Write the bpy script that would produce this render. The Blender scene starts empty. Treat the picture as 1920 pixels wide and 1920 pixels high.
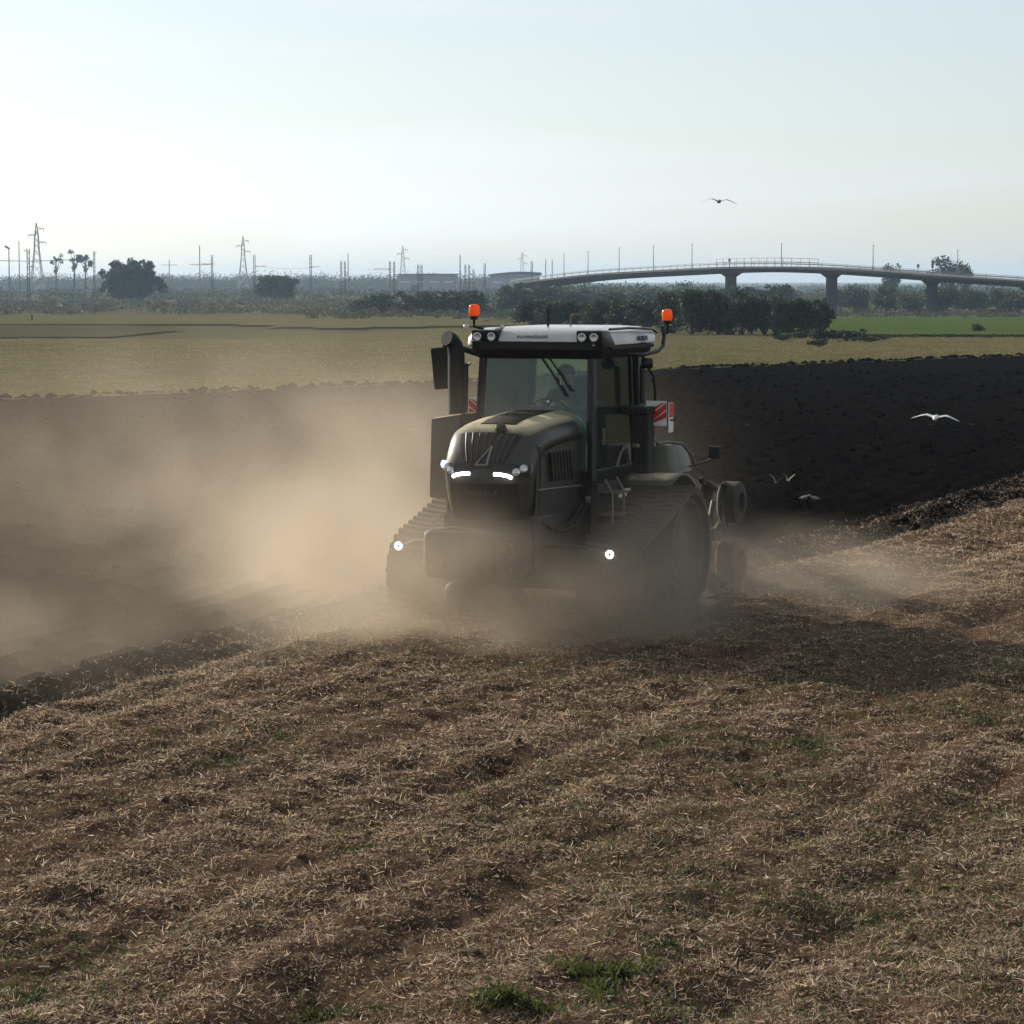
import bpy, bmesh, math, random
import numpy as np
from mathutils import Vector, Matrix

R = math.radians
SC = bpy.context.scene
COL = SC.collection

# ------------------------------------------------------------------ camera
FPX, PXW, HORIZON, CAM_H = 5000.0, 1920.0, 522.0, 4.0
PITCH = math.atan((PXW / 2 - HORIZON) / FPX)
cam_data = bpy.data.cameras.new('camera')
cam_data.sensor_width = 36.0
cam_data.lens = 36.0 * FPX / PXW
cam_data.clip_start = 0.3
cam_data.clip_end = 20000
cam = bpy.data.objects.new('camera', cam_data)
COL.objects.link(cam)
cam.location = (0, 0, CAM_H)
cam.rotation_euler = (R(90) - PITCH, 0, 0)
SC.camera = cam

# ------------------------------------------------------------------ sky and sun
SUN_EL, SUN_AZ = R(21), R(-44)         # azimuth from +Y, negative = towards -X (left, behind the tractor)
SUN_DIR = Vector((math.sin(SUN_AZ) * math.cos(SUN_EL), math.cos(SUN_AZ) * math.cos(SUN_EL), math.sin(SUN_EL)))
world = bpy.data.worlds.new('World')
SC.world = world
world.use_nodes = True
wn, wl = world.node_tree.nodes, world.node_tree.links
wn.clear()
w_out = wn.new('ShaderNodeOutputWorld')
w_bg = wn.new('ShaderNodeBackground')
w_bg.inputs['Strength'].default_value = 0.11
w_sky = wn.new('ShaderNodeTexSky')
w_sky.sky_type = 'NISHITA'
w_sky.sun_disc = False
w_sky.sun_elevation = SUN_EL
w_sky.sun_rotation = SUN_AZ
w_sky.altitude = 10
w_sky.air_density = 1.0
w_sky.dust_density = 0.7
w_sky.ozone_density = 2.2
# thin cirrus: one streaky veil that covers the whole sky dome
w_tc = wn.new('ShaderNodeTexCoord')
w_map = wn.new('ShaderNodeMapping')
w_map.inputs['Rotation'].default_value = (0, R(4), R(20))
w_map.inputs['Scale'].default_value = (1.6, 1.6, 13.0)
w_map.inputs['Location'].default_value = (1.4, 0.2, 0.55)
w_noise = wn.new('ShaderNodeTexNoise')
w_noise.inputs['Scale'].default_value = 1.9
w_noise.inputs['Detail'].default_value = 5
w_noise.inputs['Roughness'].default_value = 0.48
w_noise.inputs['Distortion'].default_value = 0.35
w_ramp = wn.new('ShaderNodeMapRange')
w_ramp.inputs['From Min'].default_value = 0.47
w_ramp.inputs['From Max'].default_value = 0.62
w_ramp.inputs['To Min'].default_value = 0.0
w_ramp.inputs['To Max'].default_value = 0.8
w_mix = wn.new('ShaderNodeMix')
w_mix.data_type = 'RGBA'
w_mix.blend_type = 'MIX'
w_veil = wn.new('ShaderNodeMix')       # thin even veil of high cloud
w_veil.data_type = 'RGBA'
w_veil.inputs[0].default_value = 0.28
w_veil.inputs[7].default_value = (6.3, 6.45, 6.6, 1)
w_cl = wn.new('ShaderNodeHueSaturation')   # cirrus: the sky behind it, whitened
w_cl.inputs['Saturation'].default_value = 0.12
w_cl.inputs['Value'].default_value = 1.05
wl.new(w_tc.outputs['Generated'], w_map.inputs['Vector'])
wl.new(w_map.outputs['Vector'], w_noise.inputs['Vector'])
wl.new(w_noise.outputs['Fac'], w_ramp.inputs['Value'])
wl.new(w_ramp.outputs['Result'], w_mix.inputs[0])
wl.new(w_sky.outputs['Color'], w_veil.inputs[6])
wl.new(w_veil.outputs[2], w_cl.inputs['Color'])
wl.new(w_veil.outputs[2], w_mix.inputs[6])
wl.new(w_cl.outputs[0], w_mix.inputs[7])
w_hsv = wn.new('ShaderNodeHueSaturation')
w_hsv.inputs['Saturation'].default_value = 0.55
w_tint = wn.new('ShaderNodeMix'); w_tint.data_type = 'RGBA'; w_tint.blend_type = 'MULTIPLY'; w_tint.inputs[0].default_value = 1.0
w_tint.inputs[7].default_value = (0.95, 1.005, 1.035, 1)
wl.new(w_mix.outputs[2], w_hsv.inputs['Color']); wl.new(w_hsv.outputs[0], w_tint.inputs[6])
wl.new(w_tint.outputs[2], w_bg.inputs['Color'])
wl.new(w_bg.outputs['Background'], w_out.inputs['Surface'])

sun_data = bpy.data.lights.new('sun', 'SUN')
sun_data.energy = 5.0
sun_data.angle = R(0.6)
sun_data.color = (1.0, 0.9, 0.76)
sun = bpy.data.objects.new('sun', sun_data)
COL.objects.link(sun)
sun.rotation_euler = SUN_DIR.to_track_quat('Z', 'Y').to_euler()
sun.location = (-60, 60, 60)

vs = SC.view_settings
vs.view_transform = 'Standard'
vs.look = 'None'
vs.gamma = 1.0
vs.exposure = 0.22
vs.use_curve_mapping = False

SC.render.engine = 'CYCLES'
cy = SC.cycles
cy.use_denoising = True
cy.denoiser = 'OPENIMAGEDENOISE'
cy.denoising_prefilter = 'ACCURATE'
cy.use_adaptive_sampling = True
cy.adaptive_threshold = 0.02
cy.max_bounces = 6
cy.diffuse_bounces = 2
cy.glossy_bounces = 2
cy.transmission_bounces = 4
cy.transparent_max_bounces = 16
cy.volume_bounces = 1
cy.volume_step_rate = 1.0
cy.volume_max_steps = 256
cy.sample_clamp_indirect = 6
cy.caustics_reflective = False
cy.caustics_refractive = False

# ------------------------------------------------------------------ helpers
def tag(o, label=None, cat=None, group=None, kind=None):
    if label: o['label'] = label
    if cat: o['category'] = cat
    if group: o['group'] = group
    if kind: o['kind'] = kind
    return o

def link(o, parent=None):
    COL.objects.link(o)
    if parent is not None:
        o.parent = parent
    return o

def empty(name, loc=(0, 0, 0), rz=0.0):
    o = bpy.data.objects.new(name, None)
    o.empty_display_size = 0.2
    o.location = loc
    o.rotation_euler = (0, 0, rz)
    return link(o)

def np_mesh(name, V, F, mat=None, smooth=False):
    """V (n,3) float, F (m,k) int."""
    me = bpy.data.meshes.new(name)
    V = np.ascontiguousarray(V, dtype=np.float32); F = np.ascontiguousarray(F, dtype=np.int32)
    m, k = F.shape
    me.vertices.add(len(V)); me.vertices.foreach_set('co', V.ravel())
    me.loops.add(m * k); me.loops.foreach_set('vertex_index', F.ravel())
    me.polygons.add(m); me.polygons.foreach_set('loop_start', np.arange(0, m * k, k, dtype=np.int32))
    if smooth:
        me.polygons.foreach_set('use_smooth', np.ones(m, dtype=bool))
    me.update(calc_edges=True)
    if mat: me.materials.append(mat)
    return me

def np_obj(name, V, F, mat, parent=None, smooth=False):
    return link(bpy.data.objects.new(name, np_mesh(name, V, F, mat, smooth)), parent)

class MB:
    """Collects simple solids; build() links them as ONE mesh object."""
    def __init__(s): s.v = []; s.f = []
    def add(s, vs_, fs):
        b = len(s.v); s.v += [tuple(p) for p in vs_]; s.f += [tuple(b + i for i in f) for f in fs]; return s
    def box(s, c, size, rot=None):
        x, y, z = (d / 2 for d in size)
        pts = [Vector((sx * x, sy * y, sz * z)) for sz in (-1, 1) for sy in (-1, 1) for sx in (-1, 1)]
        if rot is not None:
            m = rot if isinstance(rot, Matrix) else Matrix.Rotation(rot, 3, 'Z')
            pts = [m @ p for p in pts]
        c = Vector(c)
        return s.add([p + c for p in pts], [(0, 2, 3, 1), (4, 5, 7, 6), (0, 1, 5, 4), (2, 6, 7, 3), (0, 4, 6, 2), (1, 3, 7, 5)])
    def hexa(s, p):
        """8 points: bottom ring 0-3, top ring 4-7."""
        return s.add(p, [(3, 2, 1, 0), (4, 5, 6, 7), (0, 1, 5, 4), (1, 2, 6, 5), (2, 3, 7, 6), (3, 0, 4, 7)])
    def tube(s, path, r, n=8, cap=True):
        path = [Vector(p) for p in path]
        rs = r if isinstance(r, (list, tuple)) else [r] * len(path)
        rings = []; prev = None
        for i, p in enumerate(path):
            a = path[max(i - 1, 0)]; b = path[min(i + 1, len(path) - 1)]
            t = (b - a).normalized()
            if prev is None:
                ref = Vector((0, 0, 1)) if abs(t.z) < 0.9 else Vector((1, 0, 0))
                x = t.cross(ref).normalized()
            else:
                x = (prev - t * prev.dot(t)).normalized()
            prev = x; y = t.cross(x)
            rings.append([p + (x * math.cos(2 * math.pi * k / n) + y * math.sin(2 * math.pi * k / n)) * rs[i] for k in range(n)])
        vs_ = [q for ring in rings for q in ring]; fs = []
        for i in range(len(rings) - 1):
            for k in range(n):
                fs.append((i * n + k, i * n + (k + 1) % n, (i + 1) * n + (k + 1) % n, (i + 1) * n + k))
        if cap:
            fs.append(tuple(range(n - 1, -1, -1))); fs.append(tuple((len(rings) - 1) * n + k for k in range(n)))
        return s.add(vs_, fs)
    def loft(s, rings, cap=True, closed=True):
        n = len(rings[0]); vs_ = [q for ring in rings for q in ring]; fs = []
        for i in range(len(rings) - 1):
            for k in range(n if closed else n - 1):
                fs.append((i * n + k, i * n + (k + 1) % n, (i + 1) * n + (k + 1) % n, (i + 1) * n + k))
        if cap and closed:
            fs.append(tuple(range(n - 1, -1, -1))); fs.append(tuple((len(rings) - 1) * n + k for k in range(n)))
        return s.add(vs_, fs)
    def prism(s, poly, d):
        """poly: list of 3D points (flat), extruded by vector d."""
        d = Vector(d); a = [Vector(p) for p in poly]; b = [p + d for p in a]; n = len(a)
        return s.add(a + b, [tuple(range(n - 1, -1, -1)), tuple(range(n, 2 * n))] + [(k, (k + 1) % n, n + (k + 1) % n, n + k) for k in range(n)])
    def lathe(s, c, axis, prof, n=20):
        """prof: (distance along axis, radius)"""
        axis = Vector(axis).normalized(); c = Vector(c)
        ref = Vector((0, 0, 1)) if abs(axis.z) < 0.9 else Vector((1, 0, 0))
        x = axis.cross(ref).normalized(); y = axis.cross(x)
        rings = [[c + axis * h + (x * math.cos(2 * math.pi * k / n) + y * math.sin(2 * math.pi * k / n)) * max(r, 1e-4) for k in range(n)] for h, r in prof]
        return s.loft(rings)
    def build(s, name, mat, parent=None, bevel=0.0, smooth=False, seg=2, angle=35):
        bm = bmesh.new()
        vv = [bm.verts.new(p) for p in s.v]
        for f in s.f:
            try: bm.faces.new([vv[i] for i in f])
            except ValueError: pass
        bmesh.ops.recalc_face_normals(bm, faces=bm.faces)
        if bevel > 0:
            es = [e for e in bm.edges if len(e.link_faces) == 2 and e.calc_face_angle(0) > R(angle)]
            bmesh.ops.bevel(bm, geom=es, offset=bevel, segments=seg, affect='EDGES', clamp_overlap=True, profile=0.6)
        me = bpy.data.meshes.new(name)
        bm.to_mesh(me); bm.free()
        if smooth:
            me.polygons.foreach_set('use_smooth', [True] * len(me.polygons))
            me.update()
            try: me.set_sharp_from_angle(angle=R(38))
            except Exception: pass
        if mat: me.materials.append(mat)
        return link(bpy.data.objects.new(name, me), parent)

# pixel of the 1920 frame -> points in the world (used to measure the place)
def ray(px, py):
    r = Vector(((px - 960) / FPX, 1.0, (960 - py) / FPX))
    c, s_ = math.cos(PITCH), math.sin(PITCH)
    return Vector((r.x, r.y * c + r.z * s_, -r.y * s_ + r.z * c))
def at(px, py, Y):
    d = ray(px, py); return Vector((0, 0, CAM_H)) + d * (Y / d.y)
def tz(y):
    return np.interp(y, [-1e4, 100, 600, 1600, 2600, 1e5], [0, 0, -4, -4, -9, -9])
def on_ground(px, py):
    d = ray(px, py); lo, hi = 5.0, 9000.0
    for _ in range(60):
        m = (lo + hi) / 2; p = CAM_H + d.z * m / d.y
        if p > tz(m): lo = m
        else: hi = m
    return Vector((d.x / d.y * lo, lo, float(tz(lo))))
def X(px, Y): return (px - 960) / FPX * Y

# 2D value noise
_rng = np.random.default_rng(7)
_TAB = _rng.random((256, 256)).astype(np.float64)
def vnoise(x, y):
    xi = np.floor(x).astype(np.int64); yi = np.floor(y).astype(np.int64)
    fx = x - xi; fy = y - yi
    fx = fx * fx * fx * (fx * (fx * 6 - 15) + 10); fy = fy * fy * fy * (fy * (fy * 6 - 15) + 10)
    a = _TAB[xi & 255, yi & 255]; b = _TAB[(xi + 1) & 255, yi & 255]
    c = _TAB[xi & 255, (yi + 1) & 255]; d = _TAB[(xi + 1) & 255, (yi + 1) & 255]
    return (a * (1 - fx) + b * fx) * (1 - fy) + (c * (1 - fx) + d * fx) * fy
def fbm(x, y, scale, octv=4, gain=0.5, off=0.0):
    t = 0; amp = 1; tot = 0; f = 1 / scale
    ca, sa = math.cos(0.6), math.sin(0.6)
    for i in range(octv):
        t = t + amp * vnoise(x * f + off + 17.3 * i, y * f + off * 1.7 + 9.1 * i); tot += amp
        x, y = ca * x - sa * y, sa * x + ca * y
        amp *= gain; f *= 2
    return t / tot

# ------------------------------------------------------------------ materials
def nodes_of(m):
    m.use_nodes = True
    nt = m.node_tree; nt.nodes.clear()
    return nt, nt.nodes, nt.links
def mat(name, color, rough=0.5, metal=0.0, coat=0.0, vary=0.0, vscale=8.0, color2=None, bump=0.0, bscale=30.0,
        emit=None, estr=0.0, spec=0.5, dust=0.0):
    m = bpy.data.materials.new(name); nt, n, l = nodes_of(m)
    out = n.new('ShaderNodeOutputMaterial'); b = n.new('ShaderNodeBsdfPrincipled')
    l.new(b.outputs[0], out.inputs[0])
    b.inputs['Base Color'].default_value = (*color, 1)
    b.inputs['Roughness'].default_value = rough
    b.inputs['Metallic'].default_value = metal
    b.inputs['Coat Weight'].default_value = coat
    b.inputs['Coat Roughness'].default_value = 0.12
    b.inputs['Specular IOR Level'].default_value = spec
    tc = n.new('ShaderNodeTexCoord')
    if vary > 0 or color2 is not None:
        nz = n.new('ShaderNodeTexNoise'); nz.inputs['Scale'].default_value = vscale; nz.inputs['Detail'].default_value = 5
        l.new(tc.outputs['Object'], nz.inputs['Vector'])
        mr = n.new('ShaderNodeMapRange'); mr.inputs['From Min'].default_value = 0.32; mr.inputs['From Max'].default_value = 0.68
        l.new(nz.outputs['Fac'], mr.inputs['Value'])
        mx = n.new('ShaderNodeMix'); mx.data_type = 'RGBA'
        c2 = color2 if color2 is not None else tuple(c * (1 - vary) for c in color)
        mx.inputs[6].default_value = (*color, 1); mx.inputs[7].default_value = (*c2, 1)
        l.new(mr.outputs[0], mx.inputs[0]); l.new(mx.outputs[2], b.inputs['Base Color'])
        if dust > 0:
            mr.inputs['To Min'].default_value = dust * 0.4; mr.inputs['To Max'].default_value = dust
    if bump > 0:
        nb = n.new('ShaderNodeTexNoise'); nb.inputs['Scale'].default_value = bscale; nb.inputs['Detail'].default_value = 4
        l.new(tc.outputs['Object'], nb.inputs['Vector'])
        bp = n.new('ShaderNodeBump'); bp.inputs['Strength'].default_value = bump; bp.inputs['Distance'].default_value = 0.02
        l.new(nb.outputs['Fac'], bp.inputs['Height']); l.new(bp.outputs[0], b.inputs['Normal'])
    if emit is not None:
        b.inputs['Emission Color'].default_value = (*emit, 1); b.inputs['Emission Strength'].default_value = estr
    return m

def leaf_mat(name, c1, c2, transl=0.35, rough=0.7):
    """Thin plant matter: every separate blade or leaf gets its own tone."""
    m = bpy.data.materials.new(name); nt, n, l = nodes_of(m)
    out = n.new('ShaderNodeOutputMaterial')
    geo = n.new('ShaderNodeNewGeometry')
    mx = n.new('ShaderNodeMix'); mx.data_type = 'RGBA'
    mx.inputs[6].default_value = (*c1, 1); mx.inputs[7].default_value = (*c2, 1)
    l.new(geo.outputs['Random Per Island'], mx.inputs[0])
    d = n.new('ShaderNodeBsdfPrincipled'); d.inputs['Roughness'].default_value = rough
    d.inputs['Specular IOR Level'].default_value = 0.3
    t = n.new('ShaderNodeBsdfTranslucent')
    l.new(mx.outputs[2], d.inputs['Base Color']); l.new(mx.outputs[2], t.inputs['Color'])
    ms = n.new('ShaderNodeMixShader'); ms.inputs[0].default_value = transl
    l.new(d.outputs[0], ms.inputs[1]); l.new(t.outputs[0], ms.inputs[2]); l.new(ms.outputs[0], out.inputs[0])
    return m

def ground_mat(name, c_a, c_b, c_c, s1=0.35, s2=3.0, bump=0.6, bscale=12.0, spot=None, spot_scale=25.0, stretch=None, turn=0.0):
    """Soil: two noise scales blending three colours, fine relief."""
    m = bpy.data.materials.new(name); nt, n, l = nodes_of(m)
    out = n.new('ShaderNodeOutputMaterial'); b = n.new('ShaderNodeBsdfPrincipled')
    b.inputs['Roughness'].default_value = 0.95; b.inputs['Specular IOR Level'].default_value = 0.0
    l.new(b.outputs[0], out.inputs[0])
    tc = n.new('ShaderNodeTexCoord'); src = tc.outputs['Object']
    if stretch is not None:
        mp = n.new('ShaderNodeMapping'); mp.inputs['Scale'].default_value = stretch; mp.inputs['Rotation'].default_value = (0, 0, turn)
        l.new(src, mp.inputs['Vector']); src = mp.outputs[0]
    def nz(s, det=6):
        q = n.new('ShaderNodeTexNoise'); q.inputs['Scale'].default_value = s; q.inputs['Detail'].default_value = det
        q.inputs['Roughness'].default_value = 0.62
        l.new(src, q.inputs['Vector']); return q
    def rng_(q, a, c):
        r = n.new('ShaderNodeMapRange'); r.inputs['From Min'].default_value = a; r.inputs['From Max'].default_value = c
        l.new(q.outputs['Fac'], r.inputs['Value']); return r
    n1 = rng_(nz(s1), 0.38, 0.62); n2 = rng_(nz(s2), 0.4, 0.64)
    m1 = n.new('ShaderNodeMix'); m1.data_type = 'RGBA'; m1.inputs[6].default_value = (*c_a, 1); m1.inputs[7].default_value = (*c_b, 1)
    l.new(n1.outputs[0], m1.inputs[0])
    m2 = n.new('ShaderNodeMix'); m2.data_type = 'RGBA'; m2.inputs[7].default_value = (*c_c, 1)
    l.new(m1.outputs[2], m2.inputs[6]); l.new(n2.outputs[0], m2.inputs[0])
    last = m2
    if spot is not None:
        n3 = rng_(nz(spot_scale, 2), 0.6, 0.7)
        m3 = n.new('ShaderNodeMix'); m3.data_type = 'RGBA'; m3.inputs[7].default_value = (*spot, 1)
        l.new(m2.outputs[2], m3.inputs[6]); l.new(n3.outputs[0], m3.inputs[0]); last = m3
    l.new(last.outputs[2], b.inputs['Base Color'])
    if bump > 0:
        nb = nz(bscale, 6); bp = n.new('ShaderNodeBump'); bp.inputs['Strength'].default_value = bump; bp.inputs['Distance'].default_value = 0.05
        l.new(nb.outputs['Fac'], bp.inputs['Height']); l.new(bp.outputs[0], b.inputs['Normal'])
    return m

# ================================================================== the land
HEAD = R(22)                                     # heading of tractor and furrows, off the view axis
TO = Vector((0.14, 31.1, 0.0))                   # ground point under the tractor's front idlers
FWD = Vector((-math.sin(HEAD), -math.cos(HEAD), 0))
LEFT = Vector((math.cos(HEAD), -math.sin(HEAD), 0))
def uv_of(x, y):
    rx, ry = x - TO.x, y - TO.y
    return rx * FWD.x + ry * FWD.y, rx * LEFT.x + ry * LEFT.y
def furrow_v(u):
    return np.interp(-u, [3.2, 6.2, 9.2, 19.5, 45], [-1.73, 0.85, 1.5, 2.0, 2.9])
def plough_edge(x):
    return np.interp(x, [-120, -17, -3.3, 5.9, 29.8, 140], [-10, 88.5, 103, 122, 155, 310]) 
def side_of_furrow(x, y):
    """>0 on unploughed stubble, <0 on ploughed land (metres from the furrow wall)"""
    u, v = uv_of(x, y)
    return v - furrow_v(u) + 0.22 * (fbm(x, y, 0.9, 3, off=3.1) - 0.5)
RUTS = ((3.15, 0.34, 1.0), (5.15, 0.30, 0.8), (7.3, 0.34, 0.7), (0.9, 0.3, 0.45))
def rut(x, y):
    """old wheel marks running with the furrows: 0 outside, up to 1 in the bottom"""
    u, v = uv_of(x, y); t = 0
    for v0, w, a in RUTS:
        t = t + a * np.exp(-((v - v0 + 0.5 * (fbm(u, v * 0 + v0, 2.2, 2, off=v0) - 0.5)) / w) ** 2)
    return np.clip(t * np.clip(2.6 * fbm(x, y, 1.4, 3, off=300) - 0.6, 0, 1.2), 0, 1)
def h_stubble(x, y):
    s = side_of_furrow(x, y)
    h = 0.13 * (fbm(x, y, 2.6, 3, off=11) - 0.5) + 0.105 * (fbm(x, y, 0.34, 4, 0.64, off=5) - 0.5)
    u, v = uv_of(x, y)
    h = h + 0.018 * np.sin(v * 2 * math.pi / 0.75 + 2.2 * fbm(x, y, 3, 2, off=20))
    return h - 0.30 * np.clip(0.15 - s, 0, 0.35) - 0.085 * rut(x, y)
def h_plough(x, y):
    s = -side_of_furrow(x, y)
    u, v = uv_of(x, y)
    clod = np.abs(fbm(x, y, 0.55, 4, 0.6, off=31) - 0.5) * 2
    big = fbm(x, y, 1.5, 3, off=41) - 0.5
    ridge = np.interp(u, [-7, -2], [0.10, 0.06]) * np.exp(-((s - 0.75) / 0.33) ** 2) - 0.12 * np.exp(-((s - 0.1) / 0.22) ** 2)
    rough = 0.085 + np.interp(u, [-7, -2], [0.09, 0.05]) * np.exp(-((s - 0.75) / 0.5) ** 2)
    return -0.06 + rough * 1.5 * (0.45 - clod) + 0.13 * big + 0.04 * np.sin(v * 2 * math.pi / 0.52) + ridge + tz(y)

def grid(x0, x1, y0, y1, c, hf, keep, drop=None):
    xs = np.arange(x0, x1 + c / 2, c); ys = np.arange(y0, y1 + c / 2, c)
    gx, gy = np.meshgrid(xs, ys)
    gz = hf(gx, gy)
    V = np.stack([gx, gy, gz], -1).reshape(-1, 3)
    nx, ny = len(xs), len(ys)
    i = (np.arange(ny - 1)[:, None] * nx + np.arange(nx - 1)[None, :])
    F = np.stack([i, i + 1, i + nx + 1, i + nx], -1).reshape(-1, 4)
    cx = (gx[:-1, :-1] + c / 2).ravel(); cyy = (gy[:-1, :-1] + c / 2).ravel()
    F = F[keep(cx, cyy)]
    used = np.unique(F); remap = np.zeros(len(V), dtype=np.int64); remap[used] = np.arange(len(used))
    return V[used], remap[F]
def join(parts):
    Vs, Fs, b = [], [], 0
    for V, F in parts:
        Vs.append(V); Fs.append(F + b); b += len(V)
    return np.concatenate(Vs), np.concatenate(Fs)

# --- wide ground sheet to the horizon
M_PLAIN = ground_mat('dry_plain', (0.092, 0.085, 0.045), (0.068, 0.072, 0.035), (0.112, 0.096, 0.055), s1=0.012, s2=0.11, bump=0.0)
ys = np.array([-250, -20, 0, 10, 40, 100, 180, 205, 300, 400, 500, 600, 800, 1100, 1600, 2100, 2600, 4000, 6000, 8200.0])
xs = np.array([-4500, -2000, -900, -400, -150, -50, 0, 50, 150, 400, 900, 2000, 4500.0])
gx, gy = np.meshgrid(xs, ys)
gz = tz(gy) - np.interp(gy, [180, 205], [0.45, 0.05])
i = (np.arange(len(ys) - 1)[:, None] * len(xs) + np.arange(len(xs) - 1)[None, :])
tag(np_obj('ground', np.stack([gx, gy, gz], -1).reshape(-1, 3), np.stack([i, i + 1, i + len(xs) + 1, i + len(xs)], -1).reshape(-1, 4), M_PLAIN),
    'flat dry plain of scrub and grass reaching the horizon', 'ground', kind='structure')

# --- near stubble field
M_STUB = ground_mat('stubble_soil', (0.100, 0.060, 0.041), (0.042, 0.026, 0.020), (0.165, 0.108, 0.066), s1=0.8, s2=7.0, bump=1.0, bscale=48, stretch=(1.0, 0.45, 1.0), turn=HEAD)
near = grid(-9, 9.5, 10.2, 30, 0.05, h_stubble, lambda x, y: (side_of_furrow(x, y) > -0.06) & (np.abs(x) < 0.2 * y + 2.4))
mid = grid(-4, 20, 30, 66, 0.10, h_stubble, lambda x, y: (side_of_furrow(x, y) > -0.06) & (np.abs(x) < 0.2 * y + 5))
rim = grid(-30, 40, -12, 10.2, 0.6, h_stubble, lambda x, y: side_of_furrow(x, y) > -0.2)
side_ = grid(9.2, 40, 10.2, 66, 0.6, lambda x, y: h_stubble(x, y) - 0.03, lambda x, y: (np.abs(x) > 0.2 * y + 1.8) & (side_of_furrow(x, y) > -0.2))
V, F = join([near, mid, rim, side_])
stub = tag(np_obj('stubble_field', V, F, M_STUB, smooth=True), 'brown harvested stubble field littered with chopped straw', 'field', kind='structure')

# --- ploughed land
M_PLOUGH = ground_mat('ploughed_soil', (0.0070, 0.0062, 0.0062), (0.0045, 0.0042, 0.0045), (0.012, 0.0098, 0.0086), s1=0.25, s2=3.5, bump=0.7, bscale=9,
                      spot=(0.020, 0.016, 0.013), spot_scale=9)
inp = lambda x, y: (side_of_furrow(x, y) < 0.04) & (y < plough_edge(x) + 0.5 * (fbm(x, y, 2.5, 3, off=60) - 0.5))
pp = [grid(-14, 6, 17, 44, 0.085, h_plough, lambda x, y: inp(x, y) & (x > -0.2 * y - 3)),
      grid(-17, 17, 44, 74, 0.14, h_plough, lambda x, y: inp(x, y)),
      grid(-36, 42, 74, 175, 0.26, h_plough, lambda x, y: inp(x, y) & (np.abs(x) < 0.2 * y + 8))]
V, F = join(pp)
tag(np_obj('ploughed_field', V, F, M_PLOUGH, smooth=True), 'freshly ploughed almost black soil turned into clods', 'field', kind='structure')

# --- stubble beyond the ploughed land, out to the hedges
M_FSTUB = ground_mat('far_stubble', (0.105, 0.094, 0.046), (0.076, 0.082, 0.034), (0.132, 0.112, 0.060), s1=0.022, s2=0.5, bump=0.8, bscale=2.2,
                     spot=(0.24, 0.19, 0.11), spot_scale=3.2)
def h_far(x, y): return tz(y) + 0.02 + 0.16 * (fbm(x, y, 1.1, 4, 0.6, off=71) - 0.5)
fs_end = lambda x: np.interp(x, [-60, -22, -8, 10, 24, 60], [222, 220, 300, 240, 232, 226])
V, F = join([grid(-48, 62, 60, 200, 0.42, h_far, lambda x, y: (y > plough_edge(x) - 1.2) & (np.abs(x) < 0.2 * y + 9)),
             grid(-75, 80, 200, 302, 0.8, h_far, lambda x, y: (y < fs_end(x)))])
tag(np_obj('far_stubble_field', V, F, M_FSTUB, smooth=True), 'pale straw-coloured stubble beyond the ploughed soil', 'field', kind='structure')

def sheet(name, poly, m, label, dz, cell=6.0, bumpy=0.1):
    """flat field: polygon in plan, draped on the land"""
    P = np.array(poly); x0, y0 = P.min(0); x1, y1 = P.max(0)
    def inside(x, y):
        c = np.zeros(x.shape, bool); j = len(P) - 1
        for k in range(len(P)):
            xi, yi = P[k]; xj, yj = P[j]
            c ^= ((yi > y) != (yj > y)) & (x < (xj - xi) * (y - yi) / (yj - yi + 1e-9) + xi); j = k
        return c
    V, F = grid(x0, x1, y0, y1, cell, lambda x, y: tz(y) + dz + bumpy * fbm(x, y, 9, 3, off=5), inside)
    return tag(np_obj(name, V, F, m, smooth=True), label, 'field', kind='structure')
M_GREEN = ground_mat('green_crop', (0.066, 0.105, 0.026), (0.045, 0.078, 0.020), (0.088, 0.118, 0.034), s1=0.03, s2=0.2, bump=0.4, bscale=1.5, stretch=(0.35, 1.6, 1))
M_STRIP = ground_mat('bare_strip', (0.082, 0.070, 0.045), (0.068, 0.060, 0.038), (0.096, 0.083, 0.052), s1=0.05, s2=0.4, bump=0.5, bscale=1.5, stretch=(0.4, 1.4, 1))
M_PALE = ground_mat('pale_grass', (0.105, 0.105, 0.042), (0.072, 0.080, 0.032), (0.14, 0.122, 0.062), s1=0.03, s2=0.25, bump=0.4, bscale=1.5, stretch=(0.3, 1.4, 1))
sheet('green_field', [(24, 236), (120, 236), (220, 470), (56, 470)], M_GREEN, 'bright green crop field in front of the bridge', 0.10, 5)
sheet('bare_soil_field', [(-90, 222), (-36, 222), (-33, 262), (-46, 330), (-110, 330)], M_STRIP, 'narrow brown bare strip beyond the far stubble', 0.06, 4)
sheet('pale_grass_field', [(-130, 338), (-38, 338), (-20, 290), (4, 330), (-20, 560), (-160, 560)], M_PALE, 'pale green grass strip in front of the scrub', 0.10, 6)

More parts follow.
